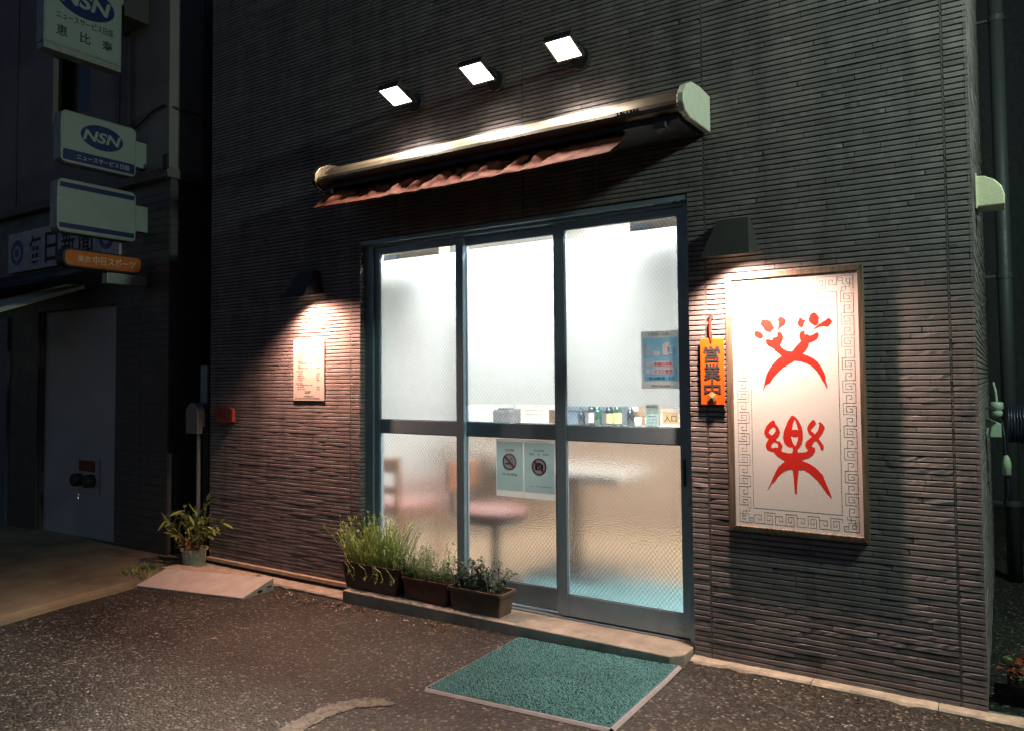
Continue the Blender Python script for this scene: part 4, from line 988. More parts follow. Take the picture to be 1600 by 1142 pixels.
MB((-4.8, -0.25, 0.0)).add([(-5.30, -0.36, 0.02), (-4.45, -0.19, 0.035), (-4.46, -0.142, 0.036), (-5.30, -0.25, 0.022), (-5.30, -0.36, 0.04), (-4.45, -0.19, 0.055), (-4.46, -0.142, 0.056), (-5.30, -0.25, 0.042)], [(0, 3, 2, 1), (4, 5, 6, 7), (0, 1, 5, 4), (1, 2, 6, 5), (2, 3, 7, 6), (3, 0, 4, 7)]).build('board', 'plank', pk)

# ------------------------------------------------------------------ planters
def loft(mb, rings):
    n = len(rings[0]); vs = [p for rg in rings for p in rg]; fs = []
    for i in range(len(rings) - 1):
        for k in range(n): fs.append((i * n + k, i * n + (k + 1) % n, (i + 1) * n + (k + 1) % n, (i + 1) * n + k))
    fs.append(tuple(range(n - 1, -1, -1)))
    mb.add(vs, fs); return mb
def trough(t, cx, cy, w, d, z0, h, mat, taper=0.85, r=0.02, lip=0.012):
    def rg(s, z, e=0.0): return [(cx + p[0], cy + p[1], z) for p in rrect(w * s + e, d * s + e, max(0.006, r * s + e / 2))]
    m_ = MB((cx, cy, z0))
    loft(m_, [rg(taper, z0), rg(taper + (1 - taper) * 0.5, z0 + h * 0.5), rg(0.985, z0 + h - 0.018), rg(1.0, z0 + h - 0.0175, lip), rg(1.0, z0 + h, lip), rg(1.0, z0 + h, -0.012), rg(0.97, z0 + h - 0.04, -0.016)])
    m_.build('planter', mat, t, bevel=0.002)
    s = MB((cx, cy, z0 + h - 0.03)); s.add([(p[0], p[1], z0 + h - 0.028 + jit(0.004)) for p in rg(0.95, 0, -0.012)] + [(cx, cy, z0 + h - 0.012)], [(k, (k + 1) % 24, 24) for k in range(24)])
    s.build('soil', 'soil', t)
def leaf_geo(mb, p, d, L, W, droop=0.25, up=None):
    d = Vector(d).normalized(); s = d.cross(Vector((0, 0, 1)))
    if s.length < 0.1: s = Vector((1, 0, 0))
    s.normalize(); s = (Matrix.Rotation(rnd.uniform(-0.9, 0.9), 3, d) @ s)
    nrm = s.cross(d)
    p = Vector(p); m1 = p + d * L * 0.45 + nrm * L * 0.08; e = p + d * L - Vector((0, 0, droop * L))
    mb.add([p, m1 + s * W / 2, e, m1 - s * W / 2, m1 - nrm * W * 0.18], [(0, 1, 4), (1, 2, 4), (2, 3, 4), (3, 0, 4)])
def stem_pts(base, d, L, curve, n=5):
    pts = []; p = Vector(base); d = Vector(d).normalized()
    for i in range(n + 1):
        pts.append(p.copy()); d = (d + Vector(curve) / n).normalized(); p = p + d * L / n
    return pts
# grassy plant
pA = thing('grassy_planter', (-3.44, -0.02, 0.07), 'dark planter of tall yellow-green spindly stems, leftmost of the three on the step', 'potted plant', 'planters on the door step')
trough(pA, -3.44, -0.03, 0.50, 0.17, 0.07, 0.17, 'pot_brown', 0.86)
stm = MB((-3.44, -0.03, 0.22)); dry = MB((-3.44, -0.03, 0.22)); flo = MB((-3.44, -0.03, 0.4))
for k in range(230):
    bx_ = rnd.uniform(-3.66, -3.24); by_ = -0.03 + jit(0.06)
    tx = (bx_ + 3.44) * 1.6 + jit(0.35) - 0.08
    L = rnd.uniform(0.14, 0.33) * (1.05 if bx_ > -3.55 else 0.95)
    pts = stem_pts((bx_, by_, 0.215), (tx, jit(0.35) - 0.12, 1.0), L, (jit(0.35) + 0.1 * tx, jit(0.3), jit(0.2)), 4)
    stm.tube(pts, [0.0028, 0.0026, 0.0024, 0.002, 0.001], 4, False)
    for q in range(9):
        pp = pts[1 + q % 4]; leaf_geo(stm, pp + Vector((jit(.006), jit(.006), jit(.012))), (jit(1), jit(1), 0.9), rnd.uniform(0.015, 0.034), 0.007, 0.1)
    if rnd.random() < 0.16: flo.lathe([(0.001, pts[-1].z - 0.004), (0.004, pts[-1].z), (0.001, pts[-1].z + 0.005)], (pts[-1].x, pts[-1].y), 5)
for k in range(26):
    bx_ = rnd.choice((rnd.uniform(-3.68, -3.55), rnd.uniform(-3.3, -3.2)))
    leaf_geo(dry, (bx_, -0.08 + jit(0.03), 0.232), (jit(1), -0.5 + jit(0.5), 0.5), rnd.uniform(0.02, 0.05), 0.012)
for k in range(9):   # strands hanging over the rim
    x0 = rnd.uniform(-3.66, -3.25)
    pts = [(x0, -0.10, 0.238), (x0 + 0.02 + jit(.02), -0.13, 0.236), (x0 + 0.05 + jit(.03), -0.137, 0.215 + jit(.01)), (x0 + 0.07 + jit(.03), -0.135, 0.19 - rnd.random() * 0.03)]
    stm.tube(pts, 0.0022, 4, False)
    for q in range(7): leaf_geo(stm, Vector(pts[3]) + Vector((jit(.015), -0.004, jit(.015))), (jit(1), -0.6, jit(1)), 0.02, 0.006)
stuff(stm.build('stems', 'leaf_yellow', pA)); stuff(dry.build('dry_leaves', 'leaf_dry', pA)); stuff(flo.build('seed_heads', 'flower_pale', pA))
# herb
pB = thing('herb_planter', (-3.0, -0.03, 0.07), 'maroon planter with a low feathery green herb, middle of the three on the step', 'potted plant', 'planters on the door step')
trough(pB, -2.985, -0.035, 0.37, 0.15, 0.07, 0.135, 'pot_maroon', 0.88)
hb_ = MB((-3.0, -0.03, 0.2))
for k in range(120):
    bx_ = rnd.uniform(-3.17, -2.82); by_ = -0.035 + jit(0.05)
    pts = stem_pts((bx_, by_, 0.19), ((bx_ + 3.0) * 1.8 + jit(0.5), jit(0.6) - 0.2, 1.0), rnd.uniform(0.08, 0.24), (jit(0.6), jit(0.5), jit(0.3)), 5)
    hb_.tube(pts, [0.0016, 0.0015, 0.0013, 0.0012, 0.001, 0.0006], 4, False)
    for q in range(16):
        pp = pts[1 + q % 5]; leaf_geo(hb_, pp + Vector((jit(.004), jit(.004), jit(.01))), (jit(1), jit(1), rnd.uniform(-0.1, 0.9)), rnd.uniform(0.012, 0.028), rnd.uniform(0.005, 0.009), 0.2)
stuff(hb_.build('foliage', 'leaf_herb', pB))
# dark leafy
pC = thing('leafy_planter', (-2.6, -0.05, 0.07), 'bronze ribbed planter with dark broad-leaved plants, rightmost of the three on the step', 'potted plant', 'planters on the door step')
trough(pC, -2.597, -0.057, 0.375, 0.145, 0.07, 0.135, 'pot_bronze', 0.9, 0.012, 0.024)
for k in range(3):
    z = 0.092 + k * 0.03
    MB((-2.42, -0.05, z)).box(-2.432 + k * 0.0045, -2.4235 + k * 0.0045, -0.105, -0.005, z, z + 0.02).build('rib', 'pot_bronze', pC, bevel=0.002)
dl = MB((-2.6, -0.05, 0.2)); pl_ = MB((-2.6, -0.05, 0.2))
for k in range(46):
    bx_ = rnd.uniform(-2.765, -2.435); by_ = -0.057 + jit(0.05)
    pts = stem_pts((bx_, by_, 0.18), ((bx_ + 2.6) * 1.2 + jit(0.5), jit(0.5) - 0.15, 1.0), rnd.uniform(0.08, 0.2), (jit(0.5), jit(0.5), jit(0.2)), 4)
    (pl_ if k % 6 == 0 else dl).tube(pts, [0.003, 0.0026, 0.0022, 0.0018, 0.001], 5, False)
    for q in range(17):
        pp = pts[1 + q % 4]; leaf_geo(dl, pp + Vector((jit(.008), jit(.008), jit(.012))), (jit(1), jit(1) - 0.2, rnd.uniform(-0.2, 0.7)), rnd.uniform(0.022, 0.045), rnd.uniform(0.012, 0.02), 0.35)
stuff(dl.build('foliage', 'leaf_dark', pC)); stuff(pl_.build('pale_stems', 'pot_white', pC))

# ------------------------------------------------------------------ potted oleander-like plant by the gap
pD = thing('long_leaved_plant', (-5.29, -0.1, -0.02), 'straggly long-leaved plant in a small stained white pot by the building gap', 'potted plant')
zg = gz(-5.3) + 0.03
MB((-5.29, -0.1, zg)).lathe([(0.078, zg), (0.09, zg + 0.12), (0.102, zg + 0.125), (0.104, zg + 0.14), (0.092, zg + 0.14), (0.088, zg + 0.12)], (-5.29, -0.1), 20).build('pot', 'pot_white', pD)
MB((-5.29, -0.1, zg)).lathe([(0.002, zg + 0.13), (0.087, zg + 0.118)], (-5.29, -0.1), 16).build('soil', 'soil', pD)
tips = []
for k in range(15):
    a = k * 2.4; sp = 0.35 + 0.5 * rnd.random()
    dx = math.cos(a) * sp + (-0.5 if k in (3, 7) else 0) + (0.75 if k == 5 else 0); dy = math.sin(a) * sp * 0.5 - 0.1
    L = rnd.uniform(0.22, 0.47)
    pts = stem_pts((-5.29 + 0.04 * math.cos(a), -0.1 + 0.03 * math.sin(a), zg + 0.12), (dx, dy, 1.0), L, (jit(0.5) + dx * 0.3, jit(0.2), 0.3), 5)
    MB(pts[0]).tube(pts, [0.005, 0.0045, 0.004, 0.0035, 0.003, 0.002], 6).build('stem', 'stem_brown', pD)
    tips.append((pts, dx, dy))
def long_leaf(p, d, L, W):
    mb = MB(p); d = Vector(d).normalized(); s = d.cross(Vector((0, 0, 1))); s.normalize(); s = Matrix.Rotation(jit(0.7), 3, d) @ s; nn = s.cross(d)
    vs = []; n_ = 5; q = Vector(p)
    for i in range(n_ + 1):
        t = i / n_; w_ = W * math.sin(math.pi * min(1, 0.1 + t * 0.92)) ** 0.8 / 2
        vs += [q + s * w_ + nn * w_ * 0.3, q.copy(), q - s * w_ + nn * w_ * 0.3]
        d = (d + Vector((0, 0, -0.07))).normalized(); q = q + d * L / n_
    fs = [(i * 3 + k, i * 3 + k + 1, i * 3 + k + 4, i * 3 + k + 3) for i in range(n_) for k in (0, 1)]
    return mb.add(vs, fs).build('leaf', 'leaf_long', pD, smooth=True)
for pts, dx, dy in tips:
    for q in range(8):
        f_ = rnd.random() ** 0.7 * 4.0 + 0.9; i_ = min(4, int(f_)); t = pts[i_].lerp(pts[i_ + 1], f_ - int(f_))
        long_leaf(t, (dx * 0.5 + jit(1.0), dy - 0.15 + jit(0.8), 0.35 + jit(0.75)), rnd.uniform(0.07, 0.145), rnd.uniform(0.017, 0.029))
dr = MB((-5.3, -0.15, 0.1))
for k in range(60): leaf_geo(dr, (-5.29 + jit(0.13), -0.12 + jit(0.08), zg + 0.12 + rnd.random() * 0.12), (jit(1), jit(1), -0.5 + jit(0.6)), rnd.uniform(0.03, 0.06), 0.012)
stuff(dr.build('dry_leaves', 'leaf_dry', pD))
wd = MB((-5.45, -0.4, 0))
for k in range(160):
    x, y = -5.40 + jit(0.16), -0.42 + jit(0.16)
    leaf_geo(wd, (x, y, gz(x) + 0.03), (jit(1), jit(1), 0.7), rnd.uniform(0.04, 0.11), 0.008, 0.3)
stuff(tag(wd.build('weeds', 'leaf_long'), 'low weeds growing beside the kerb ramp', 'weeds'))

# ------------------------------------------------------------------ mailbox on a post
mb_ = thing('mailbox', (-5.41, 0.0, 0), 'grey arched mailbox on a thin post in the gap between buildings', 'mailbox')
pr = [(-5.49, 1.01), (-5.335, 1.01), (-5.335, 1.17)] + [(-5.4125 + 0.0775 * math.cos(R(a)), 1.17 + 0.085 * math.sin(R(a))) for a in range(15, 180, 15)] + [(-5.49, 1.17)]
MB((-5.41, 0.0, 1.1)).prism(pr, 'y', -0.05, 0.05).build('body', 'mailbox', mb_, bevel=0.005)
MB((-5.41, -0.05, 1.17)).box(-5.482, -5.343, -0.056, -0.0505, 1.158, 1.166).build('flap_lip', 'steel', mb_)
MB((-5.39, 0, 0.5)).tube([(-5.39, 0.0, -0.03), (-5.39, 0.0, 1.009)], 0.016, 10).build('post', 'mailbox', mb_)
bd = tag(MB((-5.42, 0.09, 1.3)).box(-5.49, -5.40, 0.08, 0.10, 1.0, 1.55).build('utility_board', 'board_grey', bevel=0.004), 'narrow upright grey board behind the mailbox', 'board')
MB((-5.42, 0.12, 0.5)).box(-5.48, -5.41, 0.101, 0.13, -0.03, 1.5).build('back_post', 'black_metal', bd)

# ================================================================== alley on the right
vt = thing('vent_hood', (-0.08, 0.62, 1.95), 'cream quarter-round vent hood on the side wall', 'vent')
pr = [(-0.088, 2.375), (-0.088, 2.225), (0.028, 2.225), (0.030, 2.27), (0.018, 2.315), (-0.01, 2.348), (-0.05, 2.37)]
MB((-0.05, 0.62, 2.05)).prism(pr, 'y', 0.53, 0.70).build('hood', 'vent_cream', vt, bevel=0.006, smooth=False)
MB((-0.086, 0.62, 2.05)).box(-0.0885, -0.082, 0.515, 0.715, 2.215, 2.385).build('flange', 'vent_cream', vt, bevel=0.002)
dp = thing('drain_pipe', (0.03, 2.5, 0), 'dark vertical drain pipe in the alley beside the restaurant', 'pipe')
MB((0.03, 2.5, 2)).tube([(0.028, 2.5, 0.0), (0.026, 2.5, 2.0), (0.024, 2.5, 5.2)], 0.045, 16).build('pipe', 'pipe_grey', dp, smooth=True)
for z in (0.55, 2.1, 3.9):
    MB((0.0, 2.5, z)).tube([(0.026, 2.5, z - 0.02), (0.026, 2.5, z + 0.02)], 0.051, 16).box(-0.1, -0.02, 2.49, 2.51, z - 0.008, z + 0.008).build('clamp', 'pipe_grey', dp)
ob = thing('outlet_box', (-0.06, 1.2, 1.1), 'green-lit outdoor socket box with hanging plugs on the side wall', 'socket box')
MB((-0.05, 1.2, 1.12)).add([(-0.088, 1.15, 1.085), (-0.018, 1.15, 1.085), (-0.018, 1.15, 1.155), (-0.088, 1.15, 1.185), (-0.088, 1.25, 1.085), (-0.018, 1.25, 1.085), (-0.018, 1.25, 1.155), (-0.088, 1.25, 1.185)], [(0, 1, 2, 3), (7, 6, 5, 4), (0, 4, 5, 1), (1, 5, 6, 2), (2, 6, 7, 3), (3, 7, 4, 0)]).build('cover', 'plastic_greenlit', ob, bevel=0.004)
MB((-0.03, 1.15, 1.25)).lathe([(0.014, 1.195), (0.024, 1.205), (0.026, 1.225), (0.018, 1.232), (0.030, 1.238), (0.030, 1.272), (0.022, 1.276)], (-0.035, 1.12), 14).build('connector', 'plastic_greenlit', ob, smooth=True)
MB((-0.03, 1.12, 1.3)).tube([(-0.035, 1.12, 1.276), (-0.038, 1.12, 1.33), (-0.048, 1.13, 1.38)], 0.006, 8).build('wire', 'plastic_greenlit', ob)
MB((-0.01, 1.1, 1.1)).tube([(-0.03, 1.11, 1.20), (-0.012, 1.08, 1.17), (-0.006, 1.06, 1.1), (-0.002, 1.05, 1.0), (-0.001, 1.05, 0.985)], 0.005, 8).build('wire', 'hose_navy', ob)
MB((0, 1.05, 0.95)).lathe([(0.006, 1.0), (0.014, 0.988), (0.02, 0.965), (0.022, 0.935), (0.019, 0.93), (0.021, 0.90), (0.014, 0.895)], (0.0, 1.05), 12).build('plug', 'plastic_greenlit', ob, smooth=True)
MB((0, 1.05, 0.85)).tube([(0.0, 1.05, 0.895), (0.004, 1.05, 0.82), (-0.004, 1.06, 0.77)], 0.006, 8).build('wire', 'hose_navy', ob)
hs = thing('coiled_hose', (0.04, 1.3, 1.05), 'coil of dark hose hanging in the alley', 'hose')
for k in range(7):
    xk = 0.016 + k * 0.0135
    MB((xk, 1.3, 1.16)).tube([(xk + jit(.0015), 1.3 + (0.085 + jit(.004)) * math.cos(2 * math.pi * q / 22), 1.15 + (0.098 + jit(.005)) * math.sin(2 * math.pi * q / 22)) for q in range(23)], 0.0068, 7, False).build('loop', 'hose_navy', hs, smooth=True)
MB((0.05, 1.3, 1.24)).tube([(-0.09, 1.3, 1.235), (0.11, 1.3, 1.238), (0.115, 1.3, 1.26)], 0.006, 8).build('hanger', 'pipe_grey', hs)
pE = thing('alley_planter', (0.06, 0.28, 0.0), 'black planter with reddish leaves at the alley mouth', 'potted plant')
trough(pE, 0.13, 0.28, 0.30, 0.24, 0.021, 0.105, 'pot_black', 0.85)
rl_ = MB((0.1, 0.28, 0.1)); gl_ = MB((0.1, 0.28, 0.1))
for k in range(110):
    p = Vector((0.10 + jit(0.13), 0.26 + jit(0.09), 0.11)); d = (jit(0.7), jit(0.7) - 0.2, 1.0)
    h = rnd.uniform(0.02, 0.1)
    leaf_geo(rl_ if k % 3 else gl_, p + Vector(d).normalized() * h, (jit(1), jit(1) - 0.3, 0.4), rnd.uniform(0.03, 0.055), 0.024, 0.3)
stuff(rl_.build('red_leaves', 'leaf_red', pE)); stuff(gl_.build('foliage', 'leaf_herb', pE))

# ================================================================== neighbour's signs
def psign(name, label, y0, y1, z0, z1, r, x=-6.10, th=0.12, brk=True, face='signbox_white', frame='signbox_frame'):
    t = thing(name, (x - th / 2, y1, z0), label, 'sign')
    cy, cz = (y0 + y1) / 2, (z0 + z1) / 2
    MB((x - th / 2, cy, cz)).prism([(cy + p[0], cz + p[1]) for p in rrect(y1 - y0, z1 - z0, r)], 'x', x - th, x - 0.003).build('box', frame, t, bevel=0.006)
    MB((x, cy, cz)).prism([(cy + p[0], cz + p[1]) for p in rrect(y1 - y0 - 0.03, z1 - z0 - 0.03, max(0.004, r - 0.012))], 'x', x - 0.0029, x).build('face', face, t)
    if brk:
        MB((x - th / 2, y1 / 2, cz)).box(x - th + 0.02, x - 0.02, y1 + 0.001, -0.022 if z0 > 3.1 else -0.001, cz - 0.11, cz + 0.11).build('bracket', face, t, bevel=0.004)
    return t, cy, cz
X = -6.10
t, cy, cz = psign('projecting_sign', 'white projecting sign with blue oval and navy band, above the blank one', -0.735, -0.125, 3.145, 3.56, 0.045)
outline([rrect(0.578, 0.085, 0.01)], 'navy_band', 'sign_navy', t, (X + 0.0008, cy, 3.208), 0.0006, 'right')
outline(disc(0.100, 40, 1.72), 'blue_oval', 'sign_navy', t, (X + 0.0008, -0.415, 3.402), 0.0006, 'right')
text('NSN', 'lettering', 'signbox_white', t, (X + 0.0022, -0.415, 3.402), 0.31, 0.088, 'right', bold=0.032, shear=0.2)
text('ニュースサービス日経', 'lettering', 'sign_pale', t, (X + 0.0022, -0.40, 3.208), 0.43, 0.042, 'right', bold=0.006)
t, cy, cz = psign('projecting_sign', 'blank white projecting sign with two navy bands over the orange one', -0.755, -0.120, 2.595, 3.015, 0.045)
for zz in (2.965, 2.645): outline([rrect(0.60, 0.04, 0.006)], 'navy_band', 'sign_navy', t, (X + 0.0008, cy, zz), 0.0006, 'right')
t, cy, cz = psign('projecting_sign', 'low orange projecting sign with pale characters', -0.705, -0.06, 2.325, 2.475, 0.05, face='sign_orange', frame='black_metal', brk=False)
text('東京', 'lettering', 'sign_cream', t, (X + 0.0008, -0.545, cz), 0.10, 0.05, 'right', bold=0.012)
text('中日スポーツ', 'lettering', 'sign_cream', t, (X + 0.0008, -0.30, cz), 0.35, 0.07, 'right', bold=0.016)
MB((-6.16, -0.15, 2.28)).box(-6.2, -6.12, -0.35, -0.001, 2.23, 2.32).build('support', 'signbox_frame', t, bevel=0.006)
t, cy, cz = psign('projecting_sign', 'tall white projecting sign cut by the top of the picture', -0.874, -0.262, 4.05, 5.35, 0.01, brk=True)
outline(disc(0.135, 40, 1.72), 'blue_oval', 'sign_navy', t, (X + 0.0008, -0.56, 4.47), 0.0006, 'right')
text('NSN', 'lettering', 'signbox_white', t, (X + 0.0022, -0.56, 4.47), 0.40, 0.12, 'right', bold=0.032, shear=0.2)
text('ニュースサービス日経', 'lettering', 'sign_navy', t, (X + 0.0008, -0.56, 4.295), 0.45, 0.058, 'right', bold=0.01)
for k, ch in enumerate('恵比寿'): text(ch, 'lettering', 'ink', t, (X + 0.0008, -0.74 + k * 0.178, 4.175), 0.085, 0.085, 'right', bold=0.014)
MB((-6.16, -0.57, 4.03)).box(-6.215, -6.105, -0.87, -0.266, 4.0, 4.0485).build('bottom_tray', 'signbox_frame', t)
fs_ = thing('newspaper_sign', (-7.55, 0, 2.55), 'long pale shop sign with blue emblems behind the orange sign', 'sign')
MB((-7.55, -0.01, 2.74)).box(-8.58, -6.52, -0.03, -0.001, 2.545, 2.945).build('board', 'sign_pale', fs_)
for k, ch in enumerate('毎日新聞'): text(ch, 'lettering', 'ink', fs_, (-8.02 + k * 0.315, -0.0312, 2.735), 0.24, 0.30, bold=0.012)
for x in (-8.39, -6.72):
    outline(disc(0.13, 28), 'emblem', 'sign_blue', fs_, (x, -0.0312, 2.745), 0.0006)
    outline(ring(0.045, 0.075, 24), 'emblem_ring', 'sign_pale', fs_, (x, -0.0326, 2.735), 0.0006)
la = thing('neighbour_awning', (-7.6, -0.3, 2.2), 'dark folded awning with a pale front rail at the left edge', 'awning')
a0, a1 = Vector((-7.02, -0.06, 2.275)), Vector((-7.62, -1.0, 1.87))
MB((-7.3, -0.4, 2.2)).add([a0 + Vector((0, 0, 0)), a0 + Vector((-0.36, 0, 0.03)), a1 + Vector((-1.2, 0.0, 0.03)), a1, a0 + Vector((0, 0, 0.035)), a0 + Vector((-0.36, 0, 0.065)), a1 + Vector((-1.2, 0, 0.075)), a1 + Vector((0, 0, 0.05))], [(0, 1, 2, 3), (7, 6, 5, 4), (0, 4, 5, 1), (1, 5, 6, 2), (2, 6, 7, 3), (3, 7, 4, 0)]).build('front_rail', 'awning_rail', la)
MB((-8.2, -0.3, 2.35)).add([(-10.5, -0.05, 2.52), (-6.75, -0.05, 2.50), (-7.0, -0.42, 2.34), (-10.5, -0.42, 2.34), (-10.5, -0.05, 2.50), (-6.75, -0.05, 2.48), (-7.0, -0.42, 2.30), (-10.5, -0.42, 2.30)], [(0, 1, 2, 3), (7, 6, 5, 4), (0, 4, 5, 1), (1, 5, 6, 2), (2, 6, 7, 3), (3, 7, 4, 0)]).build('cloth', 'awning_navy', la)
fc = thing('hose_inlet', (-7.15, 0.07, 0.4), 'red label plate with two black capped inlets on the pale door', 'inlet')
MB((-7.14, 0.065, 0.58)).box(-7.34, -6.96, 0.055, 0.0695, 0.40, 0.72).build('back_plate', 'neighbour_door', fc, bevel=0.004)
MB((-7.15, 0.05, 0.66)).box(-7.30, -7.02, 0.0525, 0.0545, 0.60, 0.70).build('red_label', 'alarm_red', fc)
for x in (-7.27, -7.06): MB((x, 0.0, 0.52)).prism([(x + 0.06 * math.cos(2 * math.pi * k / 16), 0.52 + 0.06 * math.sin(2 * math.pi * k / 16)) for k in range(16)], 'y', -0.02, 0.0545).build('cap', 'black_metal', fc, bevel=0.008)
MB((-7.2, 0.0, 0.4)).tube([(-7.2, 0.03, 0.47), (-7.21, 0.0, 0.40), (-7.2, 0.0, 0.35)], 0.006, 6).build('chain', 'steel', fc)

# ================================================================== inside the restaurant
FZ = 0.076
def ceil_light(x, y, label, lx=1.2, ly=0.22):
    t = thing('ceiling_light', (x, y, 2.7), label, 'ceiling light', 'ceiling lights in the dining room')
    MB((x, y, 2.68)).box(x - lx / 2, x + lx / 2, y - ly / 2, y + ly / 2, 2.66, 2.699).build('housing', 'int_ceiling', t)
    MB((x, y, 2.65)).box(x - lx / 2 + 0.02, x + lx / 2 - 0.02, y - ly / 2 + 0.02, y + ly / 2 - 0.02, 2.645, 2.6595).build('diffuser', 'tube_light', t)
ceil_light(-1.9, 0.45, 'bright ceiling light inside behind the right door leaf')
ceil_light(-3.3, 0.45, 'bright ceiling light inside behind the left door leaf')
ceil_light(-2.6, 2.6, 'bright ceiling light deeper inside above the counter')
im = tag(MB((-2.0, 0.6, FZ)).box(-2.75, -1.35, 0.19, 1.0, FZ + 0.001, FZ + 0.012).build('inner_mat', 'teal_floor', bevel=0.003), 'teal floor mat just inside the right door leaf', 'mat')
def chair(x, y, label, ang=0.0):
    t = thing('dining_chair', (x, y, FZ), label, 'chair', 'wooden chairs inside')
    def b(nm, m_, *bx_, bev=0.004):
        o_ = MB().box(*bx_).build(nm, m_, None, bevel=bev); o_.parent = t; return o_
    b('seat', 'cushion', -0.2, 0.2, -0.2, 0.2, 0.40, 0.46, bev=0.015)
    b('seat_frame', 'wood_chair', -0.2, 0.2, -0.2, 0.2, 0.365, 0.399)
    for sx in (-1, 1):
        b('leg', 'wood_chair', sx * 0.18 - 0.018, sx * 0.18 + 0.018, -0.198, -0.162, 0, 0.364)
        b('leg', 'wood_chair', sx * 0.18 - 0.018, sx * 0.18 + 0.018, 0.201, 0.235, 0, 0.80)
    b('top_rail', 'wood_chair', -0.161, 0.161, 0.205, 0.23, 0.69, 0.79); b('back_rail', 'wood_chair', -0.161, 0.161, 0.205, 0.23, 0.54, 0.59)
    t.rotation_euler = (0, 0, ang)
chair(-3.74, 0.58, 'wooden chair with pink seat seen blurred behind the left lower pane', 3.0)
chair(-4.35, 1.6, 'wooden chair with pink seat at the back left of the dining room', -0.5)
def stool(x, y, label):
    t = thing('pedestal_stool', (x, y, FZ), label, 'stool')
    o_ = MB().lathe([(0.20, 0.43), (0.222, 0.445), (0.225, 0.48), (0.205, 0.505), (0.12, 0.515), (0.001, 0.517)], (0, 0), 28).build('seat', 'cushion', None, smooth=True); o_.parent = t
    o_ = MB().lathe([(0.15, 0.405), (0.21, 0.41), (0.21, 0.429)], (0, 0), 24).build('seat_pan', 'chair_black', None); o_.parent = t
    o_ = MB().lathe([(0.028, 0.02), (0.028, 0.404)], (0, 0), 14).build('column', 'chair_black', None); o_.parent = t
    o_ = MB().box(-0.285, -0.255, -0.17, 0.17, 0.60, 0.80).build('backrest', 'wood_chair', None, bevel=0.008); o_.parent = t
    for sy in (-0.12, 0.12):
        o_ = MB().tube([(-0.17, sy, 0.42), (-0.27, sy, 0.46), (-0.27, sy, 0.62)], 0.012, 8).build('back_support', 'chair_black', None); o_.parent = t
    o_ = MB().lathe([(0.19, 0.0), (0.19, 0.01), (0.05, 0.03), (0.03, 0.035)], (0, 0), 24).build('base', 'chair_black', None); o_.parent = t
stool(-2.86, 0.48, 'round pink pedestal seat with a low wooden back seen through the middle lower pane')
def table(x, y, label, w, d):
    edge_mat = 'chair_black'
    t = thing('dining_table', (x, y, FZ), label, 'table', 'tables inside')
    o_ = MB().box(-w / 2, w / 2, -d / 2, d / 2, 0.69, 0.72).build('table_top', 'table_top', None, bevel=0.004); o_.parent = t
    o_ = MB().box(-w / 2 - 0.004, w / 2 + 0.004, -d / 2 - 0.004, -d / 2 - 0.0005, 0.675, 0.722).build('edge_strip', 'chair_black', None); o_.parent = t
    o_ = MB().box(-0.035, 0.035, -0.035, 0.035, 0.03, 0.689).build('leg', 'chair_black', None); o_.parent = t
    o_ = MB().box(-0.25, 0.25, -0.2, 0.2, 0.0, 0.029).build('base', 'chair_black', None); o_.parent = t
table(-2.52, 0.95, 'square table seen blurred behind the notices and the pedestal seat', 0.95, 0.6)
table(-3.95, 1.9, 'small square table at the back left of the dining room', 0.7, 0.7)
for (x0, x1, lab) in ((-3.62, -3.12, 'beige box near the ceiling behind the top of the left pane'), (-1.75, -1.42, 'beige box near the ceiling behind the top of the right pane')):
    pm_ = thing('ceiling_box', ((x0 + x1) / 2, 0.3, 2.3), lab, 'box', 'boxes near the ceiling inside')
    MB((x0, 0.3, 2.3)).box(x0, x1, 0.22, 0.34, 2.215, 2.33).build('casing', 'wood_panel', pm_, bevel=0.006)
    MB((x0, 0.3, 2.3)).box(x0 + 0.02, x0 + 0.14, 0.214, 0.2195, 2.25, 2.28).build('grille', 'ink_grey', pm_)
ct = thing('service_counter', (-2.7, 2.6, FZ), 'wood-fronted service counter across the back of the dining room', 'counter')
MB((-2.6, 2.5, 0.5)).box(-4.6, -0.7, 2.45, 2.95, FZ, 0.93).build('front_panel', 'wood_panel', ct)
MB((-2.6, 2.5, 0.95)).box(-4.65, -0.65, 2.40, 3.0, 0.931, 0.97).build('worktop', 'table_top', ct, bevel=0.004)
bp = tag(MB((-2.3, 3.1, 1.2)).box(-2.95, -1.95, 3.05, 3.08, 0.975, 1.35).build('wood_screen', 'wood_panel'), 'tan wooden screen standing behind the bottles on the counter', 'screen')
MB((-2.4, 3.05, 1.0)).box(-2.97, -1.93, 3.0, 3.1, 0.9705, 0.985).build('foot', 'wood_chair', bp)
def bottle(x, y, h, r_, mat, label, band=None):
    t = thing('bottle', (x, y, 0.971), label, 'bottle', 'bottles on the counter')
    o_ = MB().lathe([(r_, 0), (r_, h * 0.58), (r_ * 0.8, h * 0.68), (r_ * 0.36, h * 0.78), (r_ * 0.34, h), (r_ * 0.1, h)], (0, 0), 14).build('body', mat, None, smooth=True); o_.parent = t
    if band:
        o_ = MB().lathe([(r_ * 1.02, h * 0.15), (r_ * 1.02, h * 0.5)], (0, 0), 14, False).build('paper_label', band, None, smooth=True); o_.parent = t
